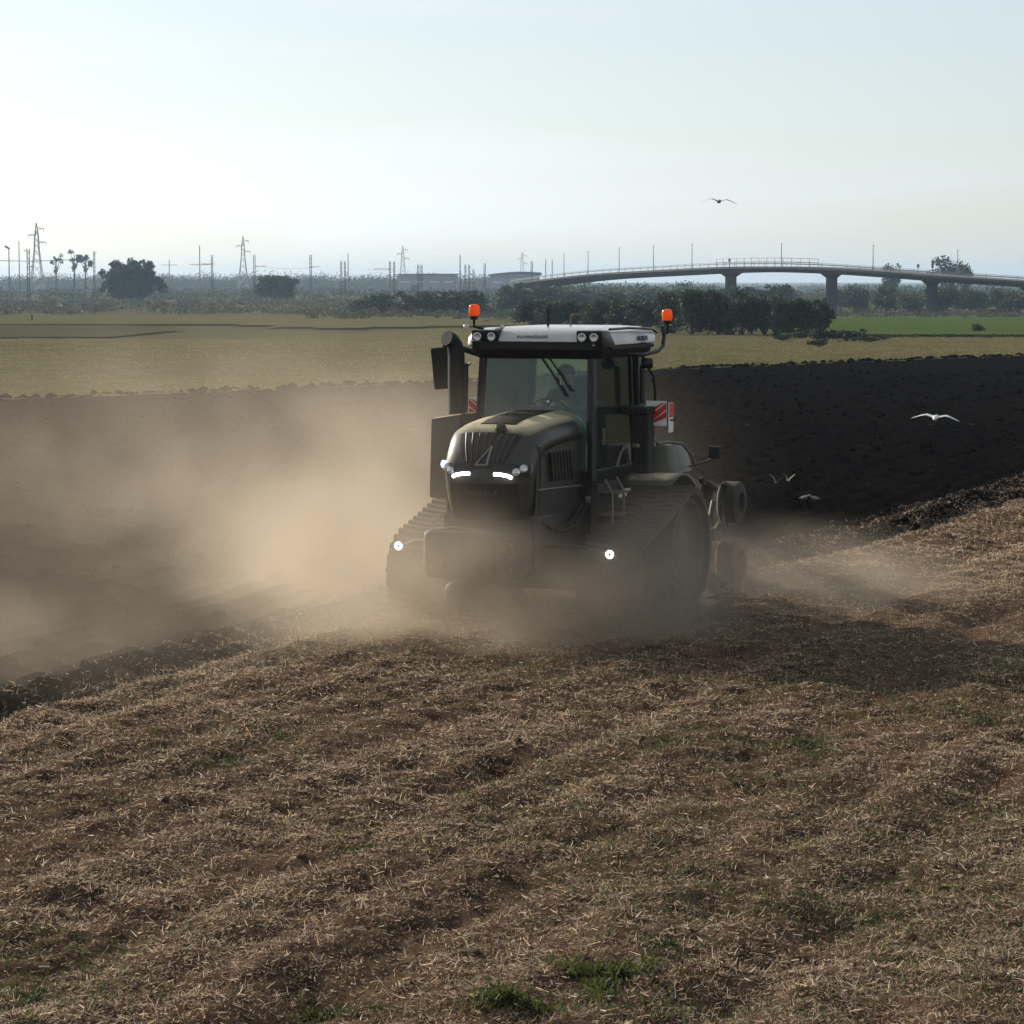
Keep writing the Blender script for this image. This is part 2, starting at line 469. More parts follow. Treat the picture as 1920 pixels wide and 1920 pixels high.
# ================================================================== loose cover on the fields (kind stuff)
def blades(rng, x, y, z, length, width, pitch, bend, yaw=None, nseg=2):
    """thin bent strips, one island each; arrays of equal size"""
    n = len(x)
    yaw = rng.random(n) * 2 * math.pi if yaw is None else yaw
    d = np.stack([np.cos(yaw) * np.cos(pitch), np.sin(yaw) * np.cos(pitch), np.sin(pitch)], -1)
    rnd = rng.normal(size=(n, 3)); rnd[:, 2] += 1.2
    s = np.cross(d, rnd); s /= np.linalg.norm(s, axis=1, keepdims=True) + 1e-9
    nrm = np.cross(s, d)
    base = np.stack([x, y, z], -1)
    V = np.zeros((n, (nseg + 1) * 2, 3))
    for k in range(nseg + 1):
        t = k / nseg
        c = base + d * (length * t)[:, None] - nrm * (bend * length * (t ** 2))[:, None]
        w = width * (1 - 0.55 * t) / 2
        V[:, 2 * k] = c - s * w[:, None]; V[:, 2 * k + 1] = c + s * w[:, None]
    b = (np.arange(n) * (nseg + 1) * 2)[:, None]
    F = np.concatenate([np.stack([b + 2 * k, b + 2 * k + 1, b + 2 * k + 3, b + 2 * k + 2], -1).reshape(-1, 4) for k in range(nseg)])
    return V.reshape(-1, 3), F

def pts_in_view(rng, n, y0, y1, margin=1.5, power=1.0):
    """ground points in the wedge of land in front of the camera"""
    t = rng.random(n); y = y0 + (y1 - y0) * t ** power
    x = (rng.random(n) * 2 - 1) * (0.195 * y + margin)
    return x, y
M_STRAW = leaf_mat('straw', (0.78, 0.60, 0.41), (0.095, 0.062, 0.042), 0.44)
M_STRAW2 = leaf_mat('bleached_straw', (0.78, 0.70, 0.55), (0.46, 0.37, 0.25), 0.35)
rng = np.random.default_rng(3)
x, y = pts_in_view(rng, 720000, 10.6, 40, 1.4, 1.25)
uu, vv = uv_of(x, y)
band = 0.35 + 1.25 * np.clip((fbm(vv, uu * 0.22, 1.5, 3, off=140) - 0.3) / 0.4, 0, 1)
dens = band * (0.27 + 0.52 * np.clip(fbm(x, y, 0.8, 3, off=90) - 0.36, 0, 0.35) / 0.35 * (0.35 + fbm(x, y, 0.22, 2, off=95)))
k = (side_of_furrow(x, y) > 0.02) & (rng.random(len(x)) < dens * (1 - 0.8 * rut(x, y)))
x, y = x[k], y[k]; n = len(x)
ln = np.clip(rng.lognormal(math.log(0.029), 0.45, n), 0.010, 0.085)
far = np.interp(y, [11, 20, 40], [1, 1.12, 1.45])
pitch = np.abs(rng.normal(0.10, 0.22, n)); up = rng.random(n) < 0.05; pitch[up] = rng.uniform(0.6, 1.4, up.sum())
V, F = blades(rng, x, y, h_stubble(x, y) + 0.004, ln, rng.uniform(0.0032, 0.0080, n) * far, pitch, rng.normal(0.0, 0.38, n))
x2, y2 = pts_in_view(rng, 620000, 10.6, 40, 1.4, 1.25); u2, v2 = uv_of(x2, y2)
k = (side_of_furrow(x2, y2) > 0.02) & (rng.random(len(x2)) < (0.25 + 0.6 * fbm(x2, y2, 0.3, 3, off=190)) * (1 - 0.65 * rut(x2, y2))); x2, y2 = x2[k], y2[k]; n2 = len(x2)
V2, F2 = blades(rng, x2, y2, h_stubble(x2, y2) + 0.003, rng.uniform(0.010, 0.032, n2), rng.uniform(0.004, 0.011, n2) * np.interp(y2, [11, 40], [1, 1.4]), np.abs(rng.normal(0.15, 0.4, n2)), np.zeros(n2), nseg=1)
M_CHAFF = leaf_mat('chaff', (0.42, 0.295, 0.19), (0.060, 0.039, 0.028), 0.36)
tag(np_obj('chaff_litter', V2, F2, M_CHAFF), 'fine crumbled chaff covering the soil between the straw', 'chaff', kind='stuff')
x3, y3 = pts_in_view(rng, 90000, 11, 30, 1.4, 1.2)
k = (side_of_furrow(x3, y3) > 0.3) & (rng.random(len(x3)) < 0.9 * np.clip((fbm(x3, y3, 1.3, 3, off=230) + 0.10 * np.clip(x3 / 4, -1, 1) - 0.49) / 0.14, 0, 1)); x3, y3 = x3[k], y3[k]; n3 = len(x3)
V3, F3 = blades(rng, x3, y3, h_stubble(x3, y3) + 0.004, rng.uniform(0.02, 0.055, n3), rng.uniform(0.005, 0.011, n3), rng.uniform(0.1, 1.2, n3), rng.normal(0.1, 0.3, n3), nseg=1)
tag(np_obj('seedling_weeds', V3, F3, leaf_mat('seedling_leaf', (0.100, 0.125, 0.034), (0.058, 0.072, 0.024), 0.42)), 'faint olive green seedlings spread through the stubble', 'weeds', kind='stuff')
tag(np_obj('straw_litter', V, F, M_STRAW), 'chopped straw and stubble pieces lying all over the field', 'straw', kind='stuff')
x, y = pts_in_view(rng, 8000, 10.6, 40, 1.4, 1.2)
k = side_of_furrow(x, y) > 0.05; x, y = x[k], y[k]; n = len(x)
V, F = blades(rng, x, y, h_stubble(x, y) + 0.012, rng.uniform(0.015, 0.07, n), rng.uniform(0.005, 0.012, n), np.abs(rng.normal(0.15, 0.35, n)), rng.normal(0, 0.25, n))
tag(np_obj('husk_litter', V, F, M_STRAW2), 'bleached husks and straw ends scattered over the brown stubble', 'straw', kind='stuff')
# mid-distance stubble on the right and beyond the plough land
x = rng.uniform(2, 22, 170000); y = rng.uniform(36, 66, 170000)
k = (side_of_furrow(x, y) > 0.05) & (np.abs(x) < 0.2 * y + 2) & (fbm(x, y, 0.9, 3, off=90) > 0.4); x, y = x[k], y[k]; n = len(x)
V, F = blades(rng, x, y, h_stubble(x, y), rng.uniform(0.03, 0.09, n), rng.uniform(0.007, 0.014, n), np.abs(rng.normal(0.15, 0.3, n)), rng.normal(0, 0.35, n))
tag(np_obj('roadside_straw', V, F, M_STRAW), 'straw on the strip of stubble beside the open furrow', 'straw', kind='stuff')
x = rng.uniform(-50, 62, 190000); y = 62 + (215 - 62) * rng.random(190000)
k = (y > plough_edge(x) - 0.5) & (np.abs(x) < 0.2 * y + 6) & (y < fs_end(x)) & (fbm(x, y, 3.0, 3, off=77) > 0.44); x, y = x[k], y[k]; n = len(x)
M_FTUFT = leaf_mat('far_straw', (0.34, 0.26, 0.14), (0.13, 0.12, 0.05), 0.4)
V, F = blades(rng, x, y, h_far(x, y) - 0.02, rng.uniform(0.05, 0.16, n), rng.uniform(0.025, 0.055, n), np.abs(rng.normal(0.1, 0.35, n)), rng.normal(0, 0.2, n), nseg=1)
tag(np_obj('far_straw', V, F, M_FTUFT), 'short straw stalks standing on the far stubble', 'straw', kind='stuff')

uu = -rng.uniform(-16, 42, 26000); vv = furrow_v(uu) - np.abs(rng.normal(0.35, 0.4, 26000)) + 0.2
x = TO.x + FWD.x * uu + LEFT.x * vv; y = TO.y + FWD.y * uu + LEFT.y * vv; n = len(x)
V, F = blades(rng, x, y, np.where(side_of_furrow(x, y) > 0, h_stubble(x, y), h_plough(x, y)) + 0.02, rng.uniform(0.02, 0.06, n), rng.uniform(0.004, 0.009, n), np.abs(rng.normal(0.2, 0.4, n)), rng.normal(0, 0.35, n))
tag(np_obj('furrow_straw', V, F, M_STRAW), 'loose straw mixed into the soil turned up along the furrow', 'straw', kind='stuff')

# clods along the furrow wall and lying about on both sides
M_CLOD = ground_mat('clod_soil', (0.075, 0.054, 0.042), (0.040, 0.031, 0.027), (0.11, 0.085, 0.062), s1=1.5, s2=9, bump=0.9, bscale=30)
def clods(rng, x, y, z, r):
    bm = bmesh.new(); bmesh.ops.create_icosphere(bm, subdivisions=1, radius=1.0)
    bv = np.array([v.co[:] for v in bm.verts]); bf = np.array([[v.index for v in f.verts] for f in bm.faces]); bm.free()
    n = len(x); k = len(bv)
    a = rng.random(n) * 2 * math.pi; ca, sa = np.cos(a), np.sin(a)
    sc = r[:, None] * rng.uniform(0.6, 1.3, (n, 3)) * np.array([1, 1, 0.7])
    P = bv[None] * rng.uniform(0.72, 1.25, (n, k, 1)) * sc[:, None, :]
    Q = P.copy(); Q[..., 0] = P[..., 0] * ca[:, None] - P[..., 1] * sa[:, None]; Q[..., 1] = P[..., 0] * sa[:, None] + P[..., 1] * ca[:, None]
    Q += np.stack([x, y, z], -1)[:, None, :]
    F = (bf[None] + (np.arange(n) * k)[:, None, None]).reshape(-1, 3)
    return Q.reshape(-1, 3), F
uu = -rng.uniform(-16, 42, 5200); off_ = -np.abs(rng.normal(0.45, 0.35, 5200)) + 0.12
vv = furrow_v(uu) + off_
x = TO.x + FWD.x * uu + LEFT.x * vv; y = TO.y + FWD.y * uu + LEFT.y * vv
r = np.interp(uu, [-6, -1], [1.0, 0.75]) * np.clip(rng.lognormal(math.log(0.028), 0.5, len(x)), 0.015, 0.16)
V, F = clods(rng, x, y, np.where(side_of_furrow(x, y) > 0, h_stubble(x, y), h_plough(x, y)) + r * 0.25, r)
tag(np_obj('soil_rubble', V, F, M_CLOD), 'brown lumps of turned soil heaped along the furrow', 'soil', kind='stuff')
x, y = pts_in_view(rng, 2200, 10.6, 36, 1.0, 1.1); k = side_of_furrow(x, y) > 0.1; x, y = x[k], y[k]
r = np.clip(rng.lognormal(math.log(0.014), 0.4, len(x)), 0.006, 0.035)
V, F = clods(rng, x, y, h_stubble(x, y) + r * 0.2, r)
tag(np_obj('crumbled_dirt', V, F, M_STUB), 'small dry crumbs of soil between the straw', 'soil', kind='stuff')
x = rng.uniform(-25, 30, 12000); y = rng.uniform(22, 120, 12000)
k = (side_of_furrow(x, y) < -1.0) & (y < plough_edge(x)) & (np.abs(x) < 0.2 * y + 3); x, y = x[k], y[k]
r = np.clip(rng.lognormal(math.log(0.045), 0.5, len(x)), 0.02, 0.15)
xe = rng.uniform(-26, 36, 1100); x = np.concatenate([x, xe]); y = np.concatenate([y, plough_edge(xe) + rng.normal(-0.2, 0.35, len(xe))])
r = np.concatenate([r, rng.uniform(0.05, 0.22, len(xe))])
V, F = clods(rng, x, y, h_plough(x, y) + r * 0.15, r)
tag(np_obj('ploughed_rubble', V, F, M_PLOUGH), 'dark clods lying on the ploughed soil', 'soil', kind='stuff')

# green weeds
M_WEED = leaf_mat('weed_leaf', (0.100, 0.118, 0.030), (0.050, 0.062, 0.020), 0.45)
M_WEED2 = leaf_mat('sparse_weed_leaf', (0.075, 0.085, 0.026), (0.050, 0.060, 0.022), 0.40)
def weed_patch(rng, px, py, rx, ry, n, h):
    c = on_ground(px, py)
    a = rng.random(n) * 2 * math.pi; q = np.sqrt(rng.random(n))
    lump = 0.55 + 0.45 * np.sin(a * 3 + rng.random() * 6)
    q = q * rng.uniform(0.4, 1.5, n); x = c.x + rx * q * np.cos(a) * lump; y = c.y + ry * q * np.sin(a) * lump
    return blades(rng, x, y, h_stubble(x, y) + rng.uniform(0, 0.6 * h, n), rng.uniform(0.3, 1.0, n) * h, rng.uniform(0.008, 0.02, n),
                  rng.uniform(0.1, 1.3, n), rng.normal(0.2, 0.3, n)), c
for (px, py, rx, ry, n, h, lab) in ((1130, 1845, 0.30, 0.42, 1500, 0.075, 'bright green weed clump, larger one at the bottom edge of the field'),
                                    (950, 1895, 0.26, 0.26, 1000, 0.065, 'green weed clump cut by the bottom edge, beside a brighter larger clump'),
                                    (1500, 1395, 0.7, 1.3, 1100, 0.045, 'low green weed patch out in the stubble below the tractor shadow')):
    (V, F), c = weed_patch(rng, px, py, rx, ry, n, h)
    o = np_obj('weed_clump', V - np.array(c), F, M_WEED if py > 1500 else M_WEED2); o.location = c
    tag(o, lab, 'weed', 'green weeds in the stubble')
parts_ = [weed_patch(rng, px, py, rx * 1.9, ry * 1.9, n, h * 0.8)[0] for (px, py, rx, ry, n, h) in
          ((420, 1425, .9, 1.2, 600, .04), (680, 1590, .4, .5, 420, .045), (1240, 1390, .6, .9, 500, .04), (1850, 1350, .5, .9, 600, .05), (60, 1860, .35, .4, 350, .05),
           (1650, 1700, .5, .5, 420, .045), (520, 1380, .8, 1.0, 400, .04), (1400, 1470, .7, .8, 600, .045), (900, 1480, .6, .7, 350, .04), (1800, 1500, .7, .6, 350, .04),
           (1640, 1560, .5, .6, 300, .04), (200, 1500, .8, .8, 400, .035), (1250, 1780, .35, .3, 300, .05), (1300, 1640, .5, .4, 300, .04), (600, 1885, .25, .25, 500, .05))]
V, F = join(parts_)
tag(np_obj('scattered_weeds', V, F, M_WEED2), 'thin green seedlings sprouting through the straw', 'weeds', kind='stuff')

# ================================================================== the tractor
P_DARK = mat('dark_bodywork', (0.014, 0.016, 0.014), 0.42, 0.0, coat=0.22, color2=(0.11, 0.088, 0.064), vscale=3.0, dust=0.22, spec=0.35)
def sunlit_dust(m, col=(0.60, 0.50, 0.31), amount=0.9):
    """dust lying on the upward faces, its tan brightened to paint in sunlit patches"""
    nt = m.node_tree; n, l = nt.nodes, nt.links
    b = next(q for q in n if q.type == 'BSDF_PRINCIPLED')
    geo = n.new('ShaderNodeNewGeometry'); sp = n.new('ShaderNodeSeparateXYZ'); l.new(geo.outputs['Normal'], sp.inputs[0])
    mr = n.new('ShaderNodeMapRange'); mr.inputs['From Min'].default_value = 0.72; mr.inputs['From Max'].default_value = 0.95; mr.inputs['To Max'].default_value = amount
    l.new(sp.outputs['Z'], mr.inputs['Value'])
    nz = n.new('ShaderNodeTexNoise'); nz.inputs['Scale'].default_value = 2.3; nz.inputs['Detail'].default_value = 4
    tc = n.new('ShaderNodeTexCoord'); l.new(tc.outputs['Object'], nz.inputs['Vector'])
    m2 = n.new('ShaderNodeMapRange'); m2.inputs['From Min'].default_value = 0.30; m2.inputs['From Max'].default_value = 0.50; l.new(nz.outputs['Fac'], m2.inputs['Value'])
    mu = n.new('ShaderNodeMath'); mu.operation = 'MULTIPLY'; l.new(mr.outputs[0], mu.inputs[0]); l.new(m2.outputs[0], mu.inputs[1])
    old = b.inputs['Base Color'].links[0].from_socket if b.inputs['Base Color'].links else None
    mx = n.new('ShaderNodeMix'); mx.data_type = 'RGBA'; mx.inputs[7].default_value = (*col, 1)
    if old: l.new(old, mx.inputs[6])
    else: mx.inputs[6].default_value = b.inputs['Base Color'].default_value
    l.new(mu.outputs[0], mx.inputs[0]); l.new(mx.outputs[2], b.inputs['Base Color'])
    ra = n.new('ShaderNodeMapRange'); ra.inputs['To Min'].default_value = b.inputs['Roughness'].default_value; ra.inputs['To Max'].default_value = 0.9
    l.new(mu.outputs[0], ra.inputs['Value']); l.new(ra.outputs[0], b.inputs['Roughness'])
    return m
sunlit_dust(P_DARK)  # dust film plus painted sunlight on the top of the bodywork
P_BLACK = mat('black_plastic', (0.007, 0.007, 0.008), 0.6, color2=(0.06, 0.05, 0.038), vscale=5, dust=0.22, spec=0.25)
P_BLACKG = mat('gloss_black', (0.006, 0.006, 0.007), 0.35, coat=0.1, color2=(0.04, 0.034, 0.027), vscale=6, dust=0.25, spec=0.3)
P_WHITE = mat('white_roof_paint', (0.62, 0.62, 0.61), 0.30, coat=0.4, color2=(0.36, 0.32, 0.27), vscale=3.5, dust=0.6)
P_STEEL = mat('dusty_steel', (0.12, 0.115, 0.105), 0.5, 0.5, color2=(0.14, 0.11, 0.08), vscale=6, dust=0.8)
P_CHROME = mat('dull_metal', (0.20, 0.195, 0.18), 0.45, 0.7)
P_RUBBER = mat('track_rubber', (0.016, 0.015, 0.014), 0.85, color2=(0.09, 0.07, 0.05), vscale=4, dust=0.45, bump=0.3, bscale=20)
P_TANK = mat('tank_plastic', (0.13, 0.14, 0.11), 0.45, color2=(0.11, 0.09, 0.07), vscale=4, dust=0.6)
P_CHASSIS = mat('chassis_paint', (0.018, 0.017, 0.016), 0.6, 0.1, color2=(0.08, 0.062, 0.046), vscale=4, dust=0.45)
P_SEAT = mat('seat_cloth', (0.020, 0.020, 0.022), 0.9)
P_RED = mat('warning_red', (0.55, 0.035, 0.02), 0.45)
P_WWHITE = mat('warning_white', (0.75, 0.74, 0.70), 0.45)
P_PLOUGH = mat('plough_paint', (0.05, 0.045, 0.045), 0.55, 0.3, color2=(0.14, 0.11, 0.08), vscale=5, dust=0.6)
P_SHARE = mat('soiled_share_steel', (0.026, 0.022, 0.019), 0.95, 0.0, color2=(0.018, 0.014, 0.012), vscale=7, dust=0.9, spec=0.05)
P_REDTXT = mat('red_lettering', (0.09, 0.020, 0.016), 0.6)
P_DARKTXT = mat('dark_lettering', (0.03, 0.03, 0.05), 0.5)
def lamp(name, col, strength):
    m = mat(name, (0.8, 0.8, 0.8), 0.3, emit=col, estr=strength)
    m.cycles.emission_sampling = 'NONE'
    return m
P_LED = lamp('white_led', (0.95, 0.98, 1.0), 9.0)
P_LENS = mat('lamp_lens', (0.55, 0.55, 0.53), 0.12, 0.6)
P_AMBER = bpy.data.materials.new('amber_lens'); nt, n, l = nodes_of(P_AMBER)
_o = n.new('ShaderNodeOutputMaterial'); _a = n.new('ShaderNodeBsdfPrincipled'); _t = n.new('ShaderNodeBsdfTranslucent'); _m = n.new('ShaderNodeMixShader')
_a.inputs['Base Color'].default_value = (0.85, 0.13, 0.015, 1); _a.inputs['Roughness'].default_value = 0.18
_a.inputs['Emission Color'].default_value = (1.0, 0.16, 0.01, 1); _a.inputs['Emission Strength'].default_value = 0.10
_t.inputs['Color'].default_value = (1.0, 0.30, 0.03, 1); _m.inputs[0].default_value = 0.55
l.new(_a.outputs[0], _m.inputs[1]); l.new(_t.outputs[0], _m.inputs[2]); l.new(_m.outputs[0], _o.inputs[0])
P_AMBER.cycles.emission_sampling = 'NONE'
P_GLASS = bpy.data.materials.new('tinted_glass'); nt, n, l = nodes_of(P_GLASS)
_o = n.new('ShaderNodeOutputMaterial'); _t = n.new('ShaderNodeBsdfTransparent'); _g = n.new('ShaderNodeBsdfGlossy'); _m = n.new('ShaderNodeMixShader'); _f = n.new('ShaderNodeFresnel')
_t.inputs['Color'].default_value = (0.80, 0.90, 0.86, 1); _g.inputs['Roughness'].default_value = 0.05; _f.inputs['IOR'].default_value = 1.5
_d = n.new('ShaderNodeBsdfDiffuse'); _d.inputs['Color'].default_value = (0.42, 0.50, 0.45, 1); _m2 = n.new('ShaderNodeMixShader'); _m2.inputs[0].default_value = 0.05
l.new(_t.outputs[0], _m2.inputs[1]); l.new(_d.outputs[0], _m2.inputs[2])
l.new(_f.outputs[0], _m.inputs[0]); l.new(_m2.outputs[0], _m.inputs[1]); l.new(_g.outputs[0], _m.inputs[2]); l.new(_m.outputs[0], _o.inputs[0])

TR = empty('tracked_tractor', TO, -HEAD)
tag(TR, 'dark crawler tractor with white roof, amber beacons and rubber tracks', 'tractor')
def T(u, v, z): return Vector((v, -u, z))           # forward, to its left, up
FW = Vector((0, -1, 0))
def text_on(name, s, size, m, parent, origin, xdir, updir, extrude=0.003):
    cu = bpy.data.curves.new(name, 'FONT'); cu.body = s; cu.size = size; cu.extrude = extrude; cu.align_x = 'CENTER'; cu.align_y = 'CENTER'
    tmp = bpy.data.objects.new('tmp_text', cu); COL.objects.link(tmp)
    dg = bpy.context.evaluated_depsgraph_get()
    me = bpy.data.meshes.new_from_object(tmp.evaluated_get(dg)); me.name = name
    bpy.data.objects.remove(tmp)
    me.materials.clear(); me.materials.append(m)
    o = link(bpy.data.objects.new(name, me), parent)
    xd = Vector(xdir).normalized(); ud = (Vector(updir) - xd * Vector(updir).dot(xd)).normalized(); zd = xd.cross(ud)
    mt = Matrix((xd, ud, zd)).transposed().to_4x4(); mt.translation = Vector(origin); o.matrix_local = mt
    return o

def worn_marks(name, n_, size, m, parent, origin, xdir, updir, seed):
    """lettering worn and too small to read: a row of broken strokes"""
    rg_ = random.Random(seed); xd = Vector(xdir).normalized(); ud = (Vector(updir) - xd * Vector(updir).dot(xd)).normalized(); zd = xd.cross(ud)
    rot = Matrix((xd, ud, zd)).transposed(); mb_ = MB()
    for k in range(n_):
        c = Vector(origin) + xd * (k - (n_ - 1) / 2) * size * 0.85
        mb_.box(c - xd * size * 0.22, (size * 0.16, size * rg_.uniform(0.6, 0.95), 0.004), rot)
        mb_.box(c + xd * size * 0.06 + ud * size * rg_.choice((-0.32, 0.0, 0.32)), (size * 0.42, size * 0.16, 0.0036), rot)
        if rg_.random() < 0.6: mb_.box(c + xd * size * 0.24, (size * 0.15, size * rg_.uniform(0.4, 0.9), 0.0044), rot)
    return mb_.build(name, m, parent)

# ---- chassis, nose weight, belly
mb = MB()
mb.box(T(-0.75, 0, 0.95), (1.15, 3.6, 0.75)); mb.box(T(-0.7, 0, 0.62), (0.7, 3.4, 0.3)); mb.box(T(-1.6, 0, 1.0), (1.66, 0.35, 0.4)); mb.box(T(0.0, 0, 0.5), (1.66, 0.22, 0.22))
mb.build('chassis', P_CHASSIS, TR, 0.03)
fw_ = MB()
fw_.box(T(1.26, -0.06, 0.90), (1.22, 0.40, 0.56)); fw_.box(T(1.12, -0.05, 0.42), (0.9, 0.25, 0.28))
wt = fw_.build('nose_weight', P_CHASSIS, TR, 0.11, smooth=True, seg=3)
MB().tube([T(1.38, -0.48, 1.17), T(1.38, -0.30, 1.20), T(1.38, -0.14, 1.175)], 0.018).build('lifting_eye_bar', P_STEEL, wt)
for vv_ in (-0.45, -0.25, -0.05, 0.15, 0.33):
    MB().box(T(1.455, vv_, 0.88), (0.15, 0.05, 0.38)).build('weight_plate', P_CHASSIS, wt, 0.02)
MB().lathe(T(1.36, -0.34, 0.47), FW, [(0, 0.03), (0.05, 0.05), (0.07, 0.045), (0.075, 0.0)], 14).build('tow_pin', P_STEEL, wt, smooth=True)

# ---- hood: a side profile swept across with rounded flanges
PROF = [(1.18, 1.28), (1.23, 1.50), (1.26, 1.72), (1.255, 1.86), (1.21, 1.98), (1.12, 2.12), (1.00, 2.25), (0.86, 2.335), (0.6, 2.385), (0.2, 2.42), (-0.2, 2.44), (-0.46, 2.45)]
WID = [0.50, 0.52, 0.535, 0.545, 0.55, 0.555, 0.565, 0.575, 0.585, 0.595, 0.605, 0.61]
def prof_n(i):
    a = PROF[max(i - 1, 0)]; b = PROF[min(i + 1, len(PROF) - 1)]
    d = Vector((b[0] - a[0], b[1] - a[1])).normalized(); return Vector((d.y, -d.x)) if d.y * 1 - d.x * 0 >= 0 or True else d
def nose(v, z_or_i, lift=0.0):
    """point on the hood skin for across-position v at profile station i (float)"""
    i = z_or_i; k = int(min(max(math.floor(i), 0), len(PROF) - 2)); t = i - k
    pu = PROF[k][0] * (1 - t) + PROF[k + 1][0] * t; pz = PROF[k][1] * (1 - t) + PROF[k + 1][1] * t
    w = WID[k] * (1 - t) + WID[k + 1] * t
    n0, n1 = prof_n(k), prof_n(k + 1); nn = (n0 * (1 - t) + n1 * t).normalized()
    f = min(abs(v) / w, 1.0); dep = 0.30 * (1 - (1 - f ** 3.2) ** (1 / 3.2))
    return T(pu + nn.x * (lift - dep), v, pz + nn.y * (lift - dep)), T(nn.x, 0, nn.y)
rings = []
for i in range(len(PROF)):
    row = []
    for j in range(-14, 15):
        a = j / 14 * math.pi / 2
        f = math.copysign(abs(math.sin(a)) ** 0.75, a)
        row.append(nose(f * WID[i], float(i))[0])
    rings.append(row)
hd = MB(); hd.loft(rings, cap=False, closed=False)
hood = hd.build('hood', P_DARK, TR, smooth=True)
mod = hood.modifiers.new('thick', 'SOLIDIFY'); mod.thickness = 0.02; mod.offset = -1
for s_ in (-1, 1):
    MB().hexa([T(1.02, s_ * 0.53, 1.3), T(1.02, s_ * 0.55, 1.3), T(-0.46, s_ * 0.60, 1.3), T(-0.46, s_ * 0.57, 1.3),
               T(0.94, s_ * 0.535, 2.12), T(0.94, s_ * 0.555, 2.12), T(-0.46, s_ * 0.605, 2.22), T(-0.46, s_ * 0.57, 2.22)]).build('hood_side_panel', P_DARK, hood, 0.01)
# raised centre rib and top scoop on the hood
MB().loft([[nose(v, i, 0.012)[0] for v in (-0.20, 0.0, 0.20)] + [nose(v, i, 0.0)[0] for v in (0.22, 0.0, -0.22)] for i in (7.2, 8, 9, 10, 11)]).build('hood_scoop', P_BLACK, hood, smooth=True)
# nose grille: dark panel with slanted slats
MB().loft([[nose(v, i, 0.010)[0] for v in np.linspace(-w, w, 9)] for i, w in ((3.0, 0.16), (3.6, 0.24), (4.4, 0.30), (5.2, 0.345), (6.05, 0.37))], cap=False, closed=False).build('grille_panel', P_BLACKG, TR)
for j in range(8):
    b0 = -0.20 + j * 0.062; b1 = -0.30 + j * 0.088
    path = [nose(b0 + (b1 - b0) * t, 3.7 + 2.25 * t, 0.020)[0] for t in (0, 0.33, 0.66, 1)]
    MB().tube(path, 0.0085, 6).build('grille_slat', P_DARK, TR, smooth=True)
MB().loft([[nose(v, i, 0.012)[0] for v in np.linspace(-0.42, 0.42, 7)] for i in (0.25, 1.0, 1.9)], cap=False, closed=False).build('lower_grille', P_BLACK, TR)
# emblem: open triangle
e0, en = nose(0.02, 3.9, 0.03); a_, b_, c_ = nose(0.075, 4.85, 0.03)[0], nose(-0.085, 3.35, 0.03)[0], nose(0.05, 3.35, 0.03)[0]
MB().tube([a_, b_], 0.012, 6).tube([b_, c_], 0.012, 6).tube([c_, a_], 0.012, 6).build('emblem', P_CHROME, TR, smooth=True)
p0 = nose(0, 1.45, 0.028)[0]
worn_marks('nameplate_lettering', 7, 0.06, P_REDTXT, TR, p0, (1, 0, 0), (0, 0.1, 1), 3)
# headlights in swept housings, daytime strips, lens pair
for s_ in (-1, 1):
    hl = MB().loft([[nose(s_ * v, i, 0.016)[0] for v in (0.13, 0.24, 0.36, 0.46, 0.515)] for i in (2.45, 2.9, 3.6)], cap=False, closed=False).build('headlight', P_BLACKG, TR)
    MB().tube([nose(s_ * 0.15, 2.62, 0.035)[0], nose(s_ * 0.24, 2.60, 0.035)[0], nose(s_ * 0.32, 2.50, 0.035)[0], nose(s_ * 0.36, 2.36, 0.035)[0]], 0.019, 8).build('daytime_strip', P_LED, hl, smooth=True)
    for q, (vv_, ii) in enumerate(((0.40, 2.85), (0.47, 3.25))):
        p, nn = nose(s_ * vv_, ii, 0.02)
        MB().lathe(p, nn + Vector((s_ * 0.3, 0, 0)), [(0, 0.045), (0.012, 0.045), (0.018, 0.03), (0.02, 0.001)], 14).build('lens', P_LENS, hl, smooth=True)
    MB().tube([nose(s_ * 0.53, 2.9, 0.03)[0], nose(s_ * 0.535, 3.4, 0.03)[0], nose(s_ * 0.53, 4.0, 0.03)[0]], 0.012, 6).build('light_trim', P_CHROME, hl, smooth=True)
MB().lathe(nose(-0.535, 3.75, 0.03)[0], T(1, -0.6, 0.1), [(0, 0.04), (0.02, 0.04), (0.035, 0.02), (0.038, 0.001)], 12).build('headlight_glint', P_LED, TR, smooth=True)  # emissive spot painting the bright glint at the headlight corner
MB().lathe(nose(0.10, 6.35, 0.0)[0], T(0.5, 0, 1), [(0, 0.07), (0.05, 0.065), (0.075, 0.045), (0.085, 0.001)], 14).build('hood_latch', P_BLACKG, TR, smooth=True)

# side vents, seams and bolts
for s_ in (-1, 1):
    for k in range(7):
        MB().box(T(0.62 - 0.10 * k, s_ * 0.592, 1.86), (0.03, 0.055, 0.34), Matrix.Rotation(R(12), 3, 'X')).build('side_vent_slat', P_BLACKG, hood, 0.006)
    MB().tube([T(0.98, s_ * 0.565, 1.62), T(0.2, s_ * 0.595, 1.60), T(-0.45, s_ * 0.615, 1.58)], 0.012, 6).build('hood_side_trim', P_CHROME, hood, smooth=True)
    MB().tube([T(0.93, s_ * 0.56, 2.10), T(0.90, s_ * 0.563, 1.75), T(0.95, s_ * 0.556, 1.32)], 0.006, 5).build('hood_seam', P_BLACKG, hood)
for vv_ in (-0.55, 0.43):
    for z_ in (0.76, 0.90, 1.04):
        MB().lathe(T(1.455, vv_, z_), FW, [(0, 0.022), (0.012, 0.022), (0.016, 0.012), (0.017, 0.001)], 6).build('bolt', P_STEEL, wt)
